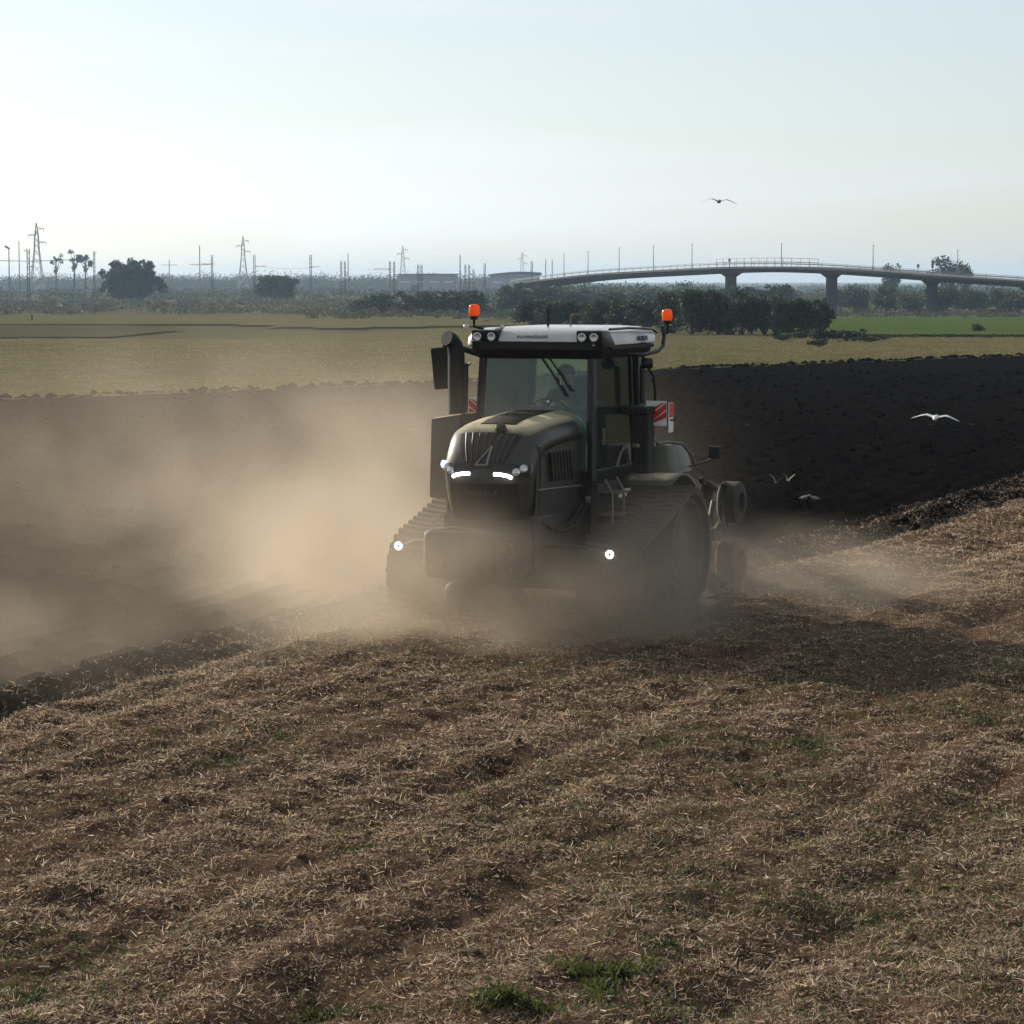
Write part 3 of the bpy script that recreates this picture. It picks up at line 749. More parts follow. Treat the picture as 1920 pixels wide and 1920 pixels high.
for k, v_ in enumerate((0.60, 0.66)):
    MB().tube([T(0.9, v_ - 0.1, 1.25), T(0.6, v_ + 0.05, 1.12), T(0.2, v_ + 0.06, 1.2 - 0.05 * k), T(-0.35, v_, 1.36)], 0.018, 7).build('hydraulic_hose', P_BLACK, TR, smooth=True)

# ---- tracks
RF, RR, UF, UR = 0.47, 0.70, 0.0, -1.60
def track(s_, name_label):
    zf, zr = RF + 0.0, RR + 0.0
    d = math.hypot(UF - UR, zf - zr); phi = math.atan2(zr - zf, UF - UR)      # slope of the line of centres
    beta = math.asin((RR - RF) / d)
    pts = []
    # front arc: from bottom (ground tangent) up to the upper tangent point
    top_ang = math.pi / 2 - phi + 0 - 0
    def arc(cu_, cz, r, a0, a1, k): return [(cu_ + r * math.cos(a0 + (a1 - a0) * t / k), cz + r * math.sin(a0 + (a1 - a0) * t / k)) for t in range(k + 1)]
    # outer normals of upper run: direction perpendicular; angle measured in (u,z)
    up = math.pi / 2 - math.atan2((zr + RR) - (zf + RF), UF - UR) * 1.0
    ang_top = math.pi / 2 - math.asin((RR - RF) / d) * 1.0 + 0.0
    ang_top = math.pi / 2 - (math.atan2(zr - zf, UF - UR) + math.asin((RR - RF) / d)) + math.atan2(0, 1)
    ang_top = math.pi / 2 - math.atan2(zr - zf, UF - UR) - math.asin((RR - RF) / d)
    pts += arc(UF, zf, RF, -math.pi / 2, ang_top, 14)
    a1 = ang_top if False else ang_top
    rear = arc(UR, zr, RR, ang_top, 3 * math.pi / 2, 22)
    up0, up1 = pts[-1], rear[0]
    pts += [(up0[0] + (up1[0] - up0[0]) * t / 8, up0[1] + (up1[1] - up0[1]) * t / 8 - 0.015 * math.sin(math.pi * t / 8)) for t in range(1, 8)]
    pts += rear
    dn0, dn1 = rear[-1], (UF, 0.0)
    pts += [(dn0[0] + (dn1[0] - dn0[0]) * t / 8, 0.0) for t in range(1, 8)]
    v0, v1 = s_ * 0.82, s_ * 1.56
    n_ = len(pts)
    def off(p, k):                                        # inner side of the belt
        a = pts[(k - 1) % n_]; b = pts[(k + 1) % n_]; t = Vector((b[0] - a[0], b[1] - a[1])).normalized()
        return (p[0] - t.y * 0.05, p[1] + t.x * 0.05)
    rings = []
    for k, p in enumerate(pts):
        q = off(p, k)
        z0 = 0.06
        rings.append([T(p[0], v0, p[1] + z0), T(p[0], v1, p[1] + z0), T(q[0], v1, q[1] + z0), T(q[0], v0, q[1] + z0)])
    belt = MB(); belt.loft(rings + [rings[0]], cap=False)
    bo = belt.build('rubber_track', P_RUBBER, TR)
    bo['label'] = name_label
    # lugs spaced evenly along the belt
    L = [0.0]
    for k in range(n_): a, b = pts[k], pts[(k + 1) % n_]; L.append(L[-1] + math.hypot(b[0] - a[0], b[1] - a[1]))
    nl = 48; lug_me = None
    for k in range(nl):
        t = L[-1] * k / nl; j = max(i for i in range(n_) if L[i] <= t); f = (t - L[j]) / max(L[j + 1] - L[j], 1e-6)
        a, b = pts[j], pts[(j + 1) % n_]; pu, pz = a[0] + (b[0] - a[0]) * f, a[1] + (b[1] - a[1]) * f
        tg = Vector((b[0] - a[0], b[1] - a[1])).normalized(); nr = Vector((tg.y, -tg.x))
        for h in (0, 1):
            if lug_me is None: lug_me = {}
            if h not in lug_me:
                sg = 1 if h else -1
                m_ = MB().hexa([(sg * 0.01, -0.065, -0.005), (sg * 0.36, 0.03, -0.005), (sg * 0.36, 0.10, -0.005), (sg * 0.01, 0.005, -0.005),
                                (sg * 0.02, -0.05, 0.055), (sg * 0.355, 0.04, 0.055), (sg * 0.355, 0.088, 0.055), (sg * 0.02, -0.002, 0.055)])
                tmp = m_.build('tread_lug', P_RUBBER, bo); lug_me[h] = tmp.data; o = tmp
            else:
                o = link(bpy.data.objects.new('tread_lug', lug_me[h]), bo)
            x_ = Vector((1, 0, 0)); z_ = T(nr.x, 0, nr.y).normalized(); y_ = z_.cross(x_)
            mt = Matrix((x_, y_, z_)).transposed().to_4x4(); mt.translation = T(pu, (v0 + v1) / 2, pz + 0.06); o.matrix_local = mt
    # wheels
    def wheel(nm, u_, z_, r, seg=30):
        w = MB(); ax = Vector((s_, 0, 0)); c = T(u_, s_ * 0.86, z_ + 0.06)
        w.lathe(c, ax, [(0, r * 0.5), (0, r - 0.055), (0.22, r - 0.055), (0.24, r * 0.8), (0.40, r * 0.74), (0.42, r - 0.055), (0.64, r - 0.055), (0.64, r * 0.86), (0.52, r * 0.80), (0.47, r * 0.45), (0.56, r * 0.40), (0.58, r * 0.18), (0.60, 0.01)], seg)
        return w.build(nm, P_CHASSIS, bo, smooth=True)
    dw = wheel('drive_wheel', UR, RR, RR - 0.045); wheel('idler_wheel', UF, RF, RF - 0.045)
    for k in range(3): wheel('road_wheel', -0.62 - k * 0.34, 0.0 + 0.20, 0.20, 16)
    MB().box(T(-0.8, s_ * 1.2, 0.50), (0.30, 1.2, 0.16)).build('bogie_beam', P_CHASSIS, bo, 0.02)
    return bo
track(-1, 'dusty ribbed rubber track beside the ploughed furrow')
track(1, 'shaded rubber track on the unploughed side')
# working lamps in front of the tracks: glowing rings on arms
for s_ in (-1, 1):
    arm = MB().tube([T(0.95, s_ * 0.62, 0.98), T(0.80, s_ * 1.0, 0.98), T(0.62, s_ * 1.28, 0.90)], 0.022).build('lamp_arm', P_BLACK, TR, smooth=True)
    c = T(0.66, s_ * 1.31, 0.89); r_, k = 0.034, 24
    hs = MB().lathe(c - FW * 0.06, FW, [(0, 0.04), (0.02, 0.062), (0.055, 0.066), (0.06, 0.06), (0.055, 0.0)], 20).build('work_lamp', P_BLACKG, TR, smooth=True)
    ring = MB(); pts = [c + FW * 0.012 + Vector((math.cos(2 * math.pi * q / k) * r_, 0, math.sin(2 * math.pi * q / k) * r_)) for q in range(k + 1)]
    ring.tube(pts, 0.0135, 8, cap=False).build('lamp_ring', P_LED, hs, smooth=True)

# ---- fenders over the drive wheels
for s_ in (-1, 1):
    rows = []
    for k in range(9):
        a = R(60 + 85 * k / 8); rows.append([T(UR + 0.86 * math.cos(a), s_ * v, 0.80 + 0.86 * math.sin(a)) for v in (0.78, 0.9, 1.2, 1.42)])
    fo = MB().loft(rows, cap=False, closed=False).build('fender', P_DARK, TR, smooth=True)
    md = fo.modifiers.new('thick', 'SOLIDIFY'); md.thickness = 0.03

# ---- cab
CF, CB, CW = -0.42, -2.02, 0.70             # front, back, half width at the pillars
ZB, ZT = 1.62, 3.16
def pillar(name, p0, p1, w=(0.10, 0.10)):
    p0, p1 = Vector(p0), Vector(p1); h = MB()
    dx, dy = w[0] / 2, w[1] / 2
    q = [(-dx, -dy), (dx, -dy), (dx, dy), (-dx, dy)]
    h.hexa([p0 + Vector((a, b, 0)) for a, b in q] + [p1 + Vector((a, b, 0)) for a, b in q])
    return h.build(name, P_BLACKG, TR, 0.02)
for s_ in (-1, 1):
    pillar('front_pillar', T(CF + 0.10, s_ * (CW + 0.03), ZB), T(CF - 0.02, s_ * (CW - 0.02), ZT), (0.085, 0.12))
    pillar('rear_pillar', T(CB + 0.05, s_ * (CW + 0.03), ZB), T(CB + 0.02, s_ * (CW - 0.02), ZT), (0.09, 0.12))
MB().hexa([T(CF + 0.12, -CW, 1.45), T(CF + 0.12, CW, 1.45), T(CB, CW, 1.45), T(CB, -CW, 1.45), T(CF + 0.12, -CW - 0.03, 1.75), T(CF + 0.12, CW + 0.03, 1.75), T(CB, CW + 0.03, 1.75), T(CB, -CW - 0.03, 1.75)]).build('cab_floor', P_BLACK, TR, 0.03)
def pane(name, p):
    a, b, c, d = [Vector(q) for q in p]; nn = (b - a).cross(d - a).normalized() * 0.008
    return MB().hexa([a, b, c, d, a + nn, b + nn, c + nn, d + nn]).build(name, P_GLASS, TR)
pane('windscreen', [T(CF + 0.115, -CW + 0.02, 1.76), T(CF + 0.115, CW - 0.02, 1.76), T(CF, CW - 0.06, ZT - 0.02), T(CF, -CW + 0.06, ZT - 0.02)])
pane('rear_window', [T(CB, -CW + 0.02, 1.76), T(CB, CW - 0.02, 1.76), T(CB, CW - 0.06, ZT - 0.02), T(CB, -CW + 0.06, ZT - 0.02)])
for s_ in (-1, 1):
    pane('side_window', [T(CF + 0.05, s_ * (CW + 0.02), 1.76), T(CB + 0.1, s_ * (CW + 0.02), 1.76), T(CB + 0.1, s_ * (CW - 0.02), ZT - 0.02), T(CF - 0.06, s_ * (CW - 0.02), ZT - 0.02)])
    # door frame bar and handle
    MB().tube([T(-1.80, s_ * (CW + 0.045), 1.7), T(-1.84, s_ * (CW + 0.05), 2.4), T(-1.80, s_ * (CW + 0.02), 3.1)], 0.022).build('door_bar', P_BLACK, TR, smooth=True)
    MB().box(T(-0.62, s_ * (CW + 0.06), 2.14), (0.04, 0.05, 0.20)).build('door_handle', P_STEEL, TR, 0.012)
# roof: white shell, black header, lamp pods
def rr(u0, u1, w0, w1, z, c=0.14, n_=5):
    pts = []
    for (uu_, ww, a0) in ((u0, w0, 0), (u1, w1, 90), (u1, -w1, 180), (u0, -w0, 270)):
        for k in range(n_):
            a = R(a0 + 90 * k / (n_ - 1))
            cx_ = uu_ + (-c if uu_ == u0 else c); cv = ww + (-c if ww > 0 else c)
            ang = {0: (math.cos(R(90 * (1 - k / (n_ - 1)) * 0 + 90 * k / (n_ - 1))), math.sin(R(90 * k / (n_ - 1))))}[0] if a0 == 0 else None
            if a0 == 0: du_, dv_ = math.cos(R(90 * k / (n_ - 1))), math.sin(R(90 * k / (n_ - 1)))
            elif a0 == 90: du_, dv_ = -math.sin(R(90 * k / (n_ - 1))), math.cos(R(90 * k / (n_ - 1)))
            elif a0 == 180: du_, dv_ = -math.cos(R(90 * k / (n_ - 1))), -math.sin(R(90 * k / (n_ - 1)))
            else: du_, dv_ = math.sin(R(90 * k / (n_ - 1))), -math.cos(R(90 * k / (n_ - 1)))
            pts.append(T(cx_ + c * du_, cv + c * dv_, z))
    return pts
roof = MB().loft([rr(-0.32, -2.28, 0.80, 0.78, 3.19), rr(-0.24, -2.36, 0.86, 0.84, 3.22), rr(-0.26, -2.36, 0.86, 0.84, 3.30), rr(-0.33, -2.32, 0.83, 0.80, 3.375), rr(-0.50, -2.2, 0.72, 0.68, 3.415), rr(-0.8, -2.0, 0.5, 0.5, 3.43)]).build('roof', P_WHITE, TR, smooth=True)
MB().loft([rr(-0.36, -2.24, 0.76, 0.74, 3.06), rr(-0.30, -2.30, 0.82, 0.80, 3.12), rr(-0.228, -2.30, 0.835, 0.81, 3.17), rr(-0.232, -2.30, 0.835, 0.81, 3.262)]).build('roof_header', P_BLACK, TR, smooth=True)
for s_ in (-1, 1):
    i_, o_ = (0.56, 0.878) if s_ > 0 else (0.42, 0.77)
    pod = MB().hexa([T(-0.25, s_ * i_, 3.19), T(-0.27, s_ * (o_ - 0.005), 3.19), T(-0.78, s_ * (o_ - 0.005), 3.19), T(-0.60, s_ * i_, 3.19),
                     T(-0.215, s_ * i_, 3.395), T(-0.235, s_ * o_, 3.395), T(-0.50, s_ * o_, 3.395), T(-0.50, s_ * i_, 3.395)]).build('lamp_pod', P_BLACKG, TR, 0.025, smooth=True)
    for q in (i_ + 0.08, o_ - 0.09):
        MB().lathe(T(-0.222, s_ * q, 3.315), FW, [(0, 0.052), (0.015, 0.052), (0.02, 0.042), (0.012, 0.02), (0.014, 0.001)], 16).build('roof_lamp', P_LENS, pod, smooth=True)
MB().tube([T(-0.55, 0.86, 3.405), T(-1.2, 0.865, 3.41), T(-2.1, 0.85, 3.385), T(-2.36, 0.82, 3.34)], 0.016).build('roof_rail', P_BLACKG, TR, smooth=True)
MB().box(T(-1.35, 0.868, 3.185), (0.02, 1.5, 0.035)).build('roof_edge_trim', P_BLACK, TR, 0.006)
text_on('roof_side_lettering', 'PATRIZIA', 0.085, P_DARKTXT, roof, T(-1.72, 0.862, 3.275), T(-1, 0.012, 0), (0, 0, 1))
worn_marks('roof_side_small_lettering', 6, 0.034, P_DARKTXT, roof, T(-1.74, 0.862, 3.222), T(-1, 0.012, 0), (0, 0, 1), 5)
worn_marks('roof_front_lettering', 11, 0.042, P_DARKTXT, roof, T(-0.262, 0.0, 3.318), (1, 0, 0), (0, 0.35, 1), 8)
MB().tube([T(-0.9, -0.05, 3.42), T(-0.9, -0.05, 3.64)], [0.016, 0.012]).build('antenna', P_BLACK, TR, smooth=True)
MB().tube([T(-1.4, 0.05, 3.42), T(-1.4, 0.05, 3.53), T(-1.42, 0.07, 3.565), T(-1.48, 0.17, 3.57)], 0.012).build('satellite_aerial_tube', P_STEEL, TR, smooth=True)
MB().tube([T(-0.36, -0.50, 3.40), T(-0.34, -0.43, 3.41), T(-0.33, -0.40, 3.435)], [0.02, 0.022, 0.03]).build('washer_nozzle', P_WHITE, TR, smooth=True)
def beacon(c):
    b = MB().lathe(c, (0, 0, 1), [(0, 0.045), (0.025, 0.048), (0.03, 0.06), (0.045, 0.06)], 18).build('beacon_base', P_BLACKG, TR, smooth=True)
    MB().lathe(Vector(c) + Vector((0, 0, 0.045)), (0, 0, 1), [(0, 0.062), (0.05, 0.066), (0.115, 0.062), (0.135, 0.045), (0.14, 0.002)], 20).build('amber_lens', P_AMBER, b, smooth=True)
    return b
beacon(T(-0.45, -0.82, 3.51)); beacon(T(-2.30, 0.975, 3.44))
MB().tube([T(-0.45, -0.70, 3.40), T(-0.45, -0.82, 3.43), T(-0.45, -0.82, 3.52)], 0.018).build('beacon_bracket', P_BLACK, TR, smooth=True)
MB().lathe(T(-0.42, -0.88, 3.425), (-1, -0.3, 0), [(0, 0.028), (0.05, 0.03), (0.06, 0.02)], 12).build('bracket_knob', P_WHITE, TR, smooth=True)
MB().tube([T(-1.35, 0.76, 3.10), T(-1.55, 0.93, 3.08), T(-2.05, 0.95, 3.12), T(-2.22, 0.95, 3.18), T(-2.27, 0.95, 3.30), T(-2.26, 0.93, 3.42)], 0.026).build('grab_loop', P_BLACKG, TR, smooth=True)
MB().tube([T(-2.27, 0.95, 3.32), T(-2.30, 0.975, 3.33), T(-2.30, 0.975, 3.45)], 0.018).build('beacon_bracket', P_BLACK, TR, smooth=True)
# mirrors
mr_ = MB().box(T(-0.40, -1.23, 2.93), (0.21, 0.06, 0.50), Matrix.Rotation(R(-6), 3, 'Y')).build('mirror', P_BLACK, TR, 0.025)
MB().tube([T(-0.42, -0.80, 3.14), T(-0.42, -1.0, 3.19), T(-0.42, -1.20, 3.20), T(-0.41, -1.22, 3.1)], 0.022).build('mirror_arm', P_BLACK, mr_, smooth=True)
MB().hexa([T(-0.36, -0.66, 3.05), T(-0.36, -0.66, 3.15), T(-0.46, -0.66, 3.15), T(-0.46, -0.66, 3.05), T(-0.38, -1.02, 3.15), T(-0.38, -1.02, 3.2), T(-0.44, -1.02, 3.2), T(-0.44, -1.02, 3.15)]).build('mirror_bracket', P_BLACK, mr_, 0.01)
m2 = MB().lathe(T(-1.62, 0.88, 2.98), (1, 0.4, 0), [(0, 0.05), (0.03, 0.065), (0.12, 0.065), (0.14, 0.05)], 14).build('side_camera', P_BLACKG, TR, smooth=True)
MB().tube([T(-1.55, 0.93, 3.08), T(-1.6, 0.9, 3.0)], 0.018).build('camera_stem', P_BLACK, m2, smooth=True)
MB().tube([T(-1.78, 0.90, 2.93), T(-1.9, 0.94, 2.82), T(-1.95, 0.95, 2.6), T(-1.92, 0.94, 2.44)], 0.017).build('handrail', P_BLACK, TR, smooth=True)
MB().box(T(-1.72, 0.86, 2.72), (0.05, 0.10, 0.46)).build('mirror', P_BLACKG, TR, 0.02)
for s_ in (-1,):
    MB().tube([T(-0.30, -0.80, 3.0), T(-0.28, -0.85, 2.95), T(-0.24, -0.86, 2.6), T(-0.26, -0.82, 2.5)], 0.014).build('handrail', P_STEEL, TR, smooth=True)
# exhaust: box, stack, elbow
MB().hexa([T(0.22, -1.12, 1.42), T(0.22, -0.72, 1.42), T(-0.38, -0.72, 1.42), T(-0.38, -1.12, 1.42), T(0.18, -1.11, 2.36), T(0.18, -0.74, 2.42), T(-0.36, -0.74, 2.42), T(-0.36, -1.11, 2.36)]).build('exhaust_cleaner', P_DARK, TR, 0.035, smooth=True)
MB().tube([T(-0.12, -0.90, 2.40), T(-0.12, -0.905, 2.8), T(-0.12, -0.91, 3.10), T(-0.12, -0.925, 3.21), T(-0.08, -0.955, 3.275), T(-0.01, -0.985, 3.30)], [0.105, 0.105, 0.1, 0.095, 0.092, 0.092], 18).build('exhaust_stack', P_BLACK, TR, smooth=True)
MB().tube([T(-0.12, -0.80, 2.42), T(-0.12, -0.79, 3.0)], 0.035, 10).build('air_pipe', P_BLACK, TR, smooth=True)
# wipers, dash, steering wheel, seat
MB().tube([T(CF + 0.01, 0.12, 3.12), T(CF + 0.06, 0.33, 2.86), T(CF + 0.08, 0.46, 2.68)], 0.010, 6).build('wiper_arm', P_BLACKG, TR)
MB().tube([T(CF + 0.02, 0.03, 3.12), T(CF + 0.06, 0.22, 2.88), T(CF + 0.09, 0.40, 2.62)], 0.012, 6).build('wiper_blade', P_BLACKG, TR)
MB().hexa([T(-0.48, -0.28, 2.1), T(-0.48, 0.26, 2.1), T(-0.78, 0.26, 2.1), T(-0.78, -0.28, 2.1), T(-0.56, -0.24, 2.46), T(-0.56, 0.22, 2.46), T(-0.76, 0.22, 2.50), T(-0.76, -0.24, 2.50)]).build('dashboard', P_BLACK, TR, 0.05, smooth=True)
st = MB(); c = T(-0.90, -0.02, 2.46); k = 20; ax = T(-0.55, 0, 0.83).normalized(); x1 = Vector((1, 0, 0)); y1_ = ax.cross(x1)
st.tube([c + (x1 * math.cos(2 * math.pi * q / k) + y1_ * math.sin(2 * math.pi * q / k)) * 0.20 for q in range(k + 1)], 0.017, 8, cap=False)
st.tube([c, c - ax * 0.35], 0.03).tube([c - x1 * 0.2, c + x1 * 0.2], 0.014)
st.build('steering_wheel', P_BLACK, TR, smooth=True)
se = MB().box(T(-1.42, -0.02, 2.05), (0.52, 0.50, 0.14)).build('driver_seat', P_SEAT, TR, 0.05, smooth=True)
MB().box(T(-1.72, -0.02, 2.45), (0.50, 0.13, 0.72), Matrix.Rotation(R(-8), 3, 'X')).build('seat_backrest', P_SEAT, se, 0.05, smooth=True)
MB().box(T(-1.45, -0.02, 1.87), (0.3, 0.3, 0.25)).build('seat_pedestal', P_BLACK, se)
MB().box(T(-1.2, -0.42, 2.32), (0.16, 0.5, 0.06)).build('arm_console', P_BLACK, TR, 0.02)
MB().box(T(-0.70, -0.46, 2.62), (0.22, 0.03, 0.16)).build('terminal_screen', P_BLACKG, TR, 0.01)
MB().tube([T(-0.9, -0.46, 2.3), T(-0.72, -0.46, 2.62)], 0.012).build('screen_arm', P_BLACK, TR)
# left flank: fuel tank, filler, hoses, steps, boxes
MB().hexa([T(-1.75, 0.84, 1.60), T(-1.75, 1.30, 1.60), T(-2.45, 1.30, 1.60), T(-2.45, 0.84, 1.60), T(-1.80, 0.86, 1.98), T(-1.80, 1.20, 1.98), T(-2.40, 1.20, 1.98), T(-2.40, 0.86, 1.98)]).build('fuel_tank', P_TANK, TR, 0.09, smooth=True, seg=3)
MB().tube([T(-1.70, 1.06, 2.00), T(-1.95, 1.12, 2.01), T(-2.12, 1.24, 1.98), T(-2.20, 1.34, 1.84), T(-2.22, 1.37, 1.74)], 0.022).build('tank_hose', P_STEEL, TR, smooth=True)
MB().box(T(-1.30, 1.02, 2.02), (0.20, 0.22, 0.70)).build('tool_box', P_BLACK, TR, 0.03)
MB().box(T(-1.50, 0.92, 2.42), (0.34, 0.55, 0.09)).build('fender_shelf', P_BLACK, TR, 0.02)
MB().tube([T(-0.95, 0.92, 2.02), T(-0.9, 0.88, 1.94), T(-0.86, 0.84, 1.78)], [0.022, 0.018, 0.026]).build('grab_handle', P_STEEL, TR, smooth=True)
MB().lathe(T(-1.05, 0.98, 2.01), (1, 0, 0), [(0, 0.03), (0.06, 0.035), (0.08, 0.02)], 12).build('hydraulic_coupling', P_STEEL, TR, smooth=True)
MB().box(T(-2.25, 1.62, 1.88), (0.14, 0.10, 0.15)).build('rear_lamp_box', P_BLACK, TR, 0.015)
MB().tube([T(-2.2, 1.3, 1.70), T(-2.24, 1.5, 1.76), T(-2.25, 1.6, 1.80)], 0.016).build('lamp_stay', P_STEEL, TR, smooth=True)
stp = MB().hexa([T(-0.35, 0.70, 0.75), T(-0.35, 0.80, 0.75), T(-1.05, 0.80, 0.75), T(-1.05, 0.70, 0.75), T(-0.35, 0.70, 1.6), T(-0.35, 0.80, 1.6), T(-1.05, 0.80, 1.6), T(-1.05, 0.70, 1.6)]).build('cab_step_panel', P_CHASSIS, TR, 0.01)
for k in range(4):
    MB().box(T(-0.55, 0.93, 0.72 + 0.26 * k), (0.24, 0.36, 0.03)).build('step', P_STEEL, stp, 0.006)
for du_ in (-0.35, -0.75):
    MB().tube([T(du_, 0.98, 0.72), T(du_, 0.97, 1.5), T(du_, 0.88, 1.66)], 0.016).build('step_rail', P_STEEL, stp, smooth=True)
# red and white warning plates on the fenders
for s_, u_, v_, lab in ((1, -1.55, 1.10, None), (-1, -1.55, -1.22, None)):
    pl = MB().box(T(u_, v_, 2.38), (0.26, 0.012, 0.30)).build('warning_plate', P_WWHITE, TR, 0.003)
    for k in (-1, 0, 1):
        q = [(-0.13, -0.15 + 0.10 * k), (0.13, 0.05 + 0.10 * k), (0.13, 0.13 + 0.10 * k), (-0.13, -0.07 + 0.10 * k)]
        q = [(a, max(-0.15, min(0.15, b))) for a, b in q]
        MB().prism([T(u_ + 0.0085, v_ + s_ * a, 2.38 + b) for a, b in q], FW * 0.002).build('red_stripe', P_RED, pl)
    MB().tube([T(u_ - 0.02, v_ - s_ * 0.05, 2.26), T(u_ - 0.02, v_ - s_ * 0.05, 1.60)], 0.018).build('plate_post', P_BLACK, TR)
sd = MB().box(T(-1.62, 1.26, 2.33), (0.012, 0.16, 0.36)).build('warning_plate', P_WWHITE, TR, 0.003)
MB().box(T(-1.62, 1.27, 2.42), (0.004, 0.155, 0.17)).build('red_stripe', P_RED, sd)
MB().tube([T(-1.55, 1.17, 2.30), T(-1.62, 1.32, 2.30)], 0.012).build('plate_stay', P_BLACK, sd)
# three-point linkage behind
for s_ in (-1, 1):
    MB().tube([T(-2.2, s_ * 0.35, 0.7), T(-3.1, s_ * 0.45, 0.55)], 0.045).build('linkage_arm', P_CHASSIS, TR, smooth=True)
MB().tube([T(-2.2, 0, 1.2), T(-3.1, 0, 1.15)], 0.04).build('top_link', P_CHASSIS, TR, smooth=True)

# ================================================================== driver
SK_CLOTH = mat('dark_work_clothes', (0.022, 0.024, 0.032), 0.9)
SK_SKIN = mat('skin', (0.38, 0.22, 0.15), 0.55)
SK_HAIR = mat('dark_hair', (0.014, 0.011, 0.009), 0.8)
def skinned(name, verts, edges, radii, root, parent, m, sub=2):
    me = bpy.data.meshes.new(name); me.from_pydata([tuple(v) for v in verts], edges, [])
    o = link(bpy.data.objects.new(name, me))
    sk = o.modifiers.new('skin', 'SKIN'); sk.use_smooth_shade = True
    for i, r_ in enumerate(radii): me.skin_vertices[0].data[i].radius = (r_, r_)
    me.skin_vertices[0].data[root].use_root = True
    sb = o.modifiers.new('sub', 'SUBSURF'); sb.levels = sub; sb.render_levels = sub
    dg = bpy.context.evaluated_depsgraph_get()
    m2_ = bpy.data.meshes.new_from_object(o.evaluated_get(dg)); bpy.data.objects.remove(o)
    o = link(bpy.data.objects.new(name, m2_), parent)
    m2_.materials.clear(); m2_.materials.append(m)
    return o
pe_base = TR.matrix_basis @ T(-1.45, -0.02, 2.12)
PE = empty('person', pe_base, -HEAD)
tag(PE, 'driver in dark clothes sitting at the wheel inside the cab', 'person')
jv = [(0, 0.02, 0.10), (0, 0.03, 0.30), (0, 0.02, 0.48), (0, 0.0, 0.58), (0, -0.03, 0.70), (0, -0.05, 0.80),          # pelvis, waist, chest, neck, head, crown (y- = forward)
      (0.19, 0.01, 0.50), (0.27, -0.10, 0.28), (0.15, -0.38, 0.36), (0.10, -0.46, 0.40),                              # left arm to wheel
      (-0.19, 0.01, 0.50), (-0.27, -0.10, 0.28), (-0.16, -0.38, 0.36), (-0.12, -0.46, 0.40),
      (0.11, -0.05, 0.09), (0.14, -0.46, 0.10), (0.14, -0.58, -0.28), (0.14, -0.70, -0.33),
      (-0.11, -0.05, 0.09), (-0.14, -0.46, 0.10), (-0.14, -0.58, -0.28), (-0.14, -0.70, -0.33)]
je = [(0, 1), (1, 2), (2, 3), (3, 4), (4, 5), (2, 6), (6, 7), (7, 8), (8, 9), (2, 10), (10, 11), (11, 12), (12, 13), (0, 14), (14, 15), (15, 16), (16, 17), (0, 18), (18, 19), (19, 20), (20, 21)]
jr = [.15, .14, .16, .058, .098, .075, .07, .052, .038, .04, .07, .052, .038, .04, .09, .07, .05, .04, .09, .07, .05, .04]
body = skinned('body', jv, je, jr, 0, PE, SK_CLOTH)
body.data.materials.append(SK_SKIN)
for p in body.data.polygons:
    c = p.center
    if c.z > 0.585 or c.y < -0.41 and c.z > 0.2: p.material_index = 1
hc = MB().lathe((0, -0.02, 0.735), (0, 0.25, 1), [(-0.02, 0.112), (0.03, 0.112), (0.075, 0.09), (0.105, 0.04), (0.112, 0.002)], 16)
hc.prism([(-0.07, -0.10, 0.735), (0.07, -0.10, 0.735), (0.06, -0.20, 0.715), (-0.06, -0.20, 0.715)], (0, 0, 0.012)).build('cap', SK_HAIR, PE, smooth=True)
for s_ in (-1, 1):                                            # five fingers round the rim
    for k in range(4):
        b = Vector((s_ * (0.10 + 0.012), -0.465, 0.385 + 0.0)) + Vector((s_ * 0.018 * (k - 1.5), -0.010 * k, 0.01))
        MB().tube([b, b + Vector((0, -0.045, 0.02)), b + Vector((0, -0.07, -0.005)), b + Vector((0, -0.055, -0.03))], [0.010, 0.0095, 0.009, 0.007], 6).build('finger', SK_SKIN, PE, smooth=True)
    b = Vector((s_ * 0.075, -0.45, 0.40)); MB().tube([b, b + Vector((-s_ * 0.03, -0.02, 0.01)), b + Vector((-s_ * 0.04, -0.05, -0.005))], [0.012, 0.010, 0.008], 6).build('thumb', SK_SKIN, PE, smooth=True)
# nose, eyes, mouth, ears
MB().hexa([(-0.014, -0.12, 0.665), (0.014, -0.12, 0.665), (0.01, -0.10, 0.665), (-0.01, -0.10, 0.665), (-0.008, -0.125, 0.71), (0.008, -0.125, 0.71), (0.006, -0.10, 0.71), (-0.006, -0.10, 0.71)]).build('nose', SK_SKIN, PE, 0.004)
for s_ in (-1, 1):
    MB().lathe((s_ * 0.035, -0.118, 0.712), (0, -1, 0), [(0, 0.012), (0.004, 0.009), (0.006, 0.001)], 10).build('eye', SK_HAIR, PE, smooth=True)
    MB().lathe((s_ * 0.098, -0.02, 0.695), (s_, 0, 0), [(0, 0.028), (0.012, 0.026), (0.014, 0.012)], 10).build('ear', SK_SKIN, PE, smooth=True)
MB().box((0, -0.112, 0.645), (0.05, 0.012, 0.008)).build('mouth', mat('lips', (0.25, 0.09, 0.07), 0.5), PE)

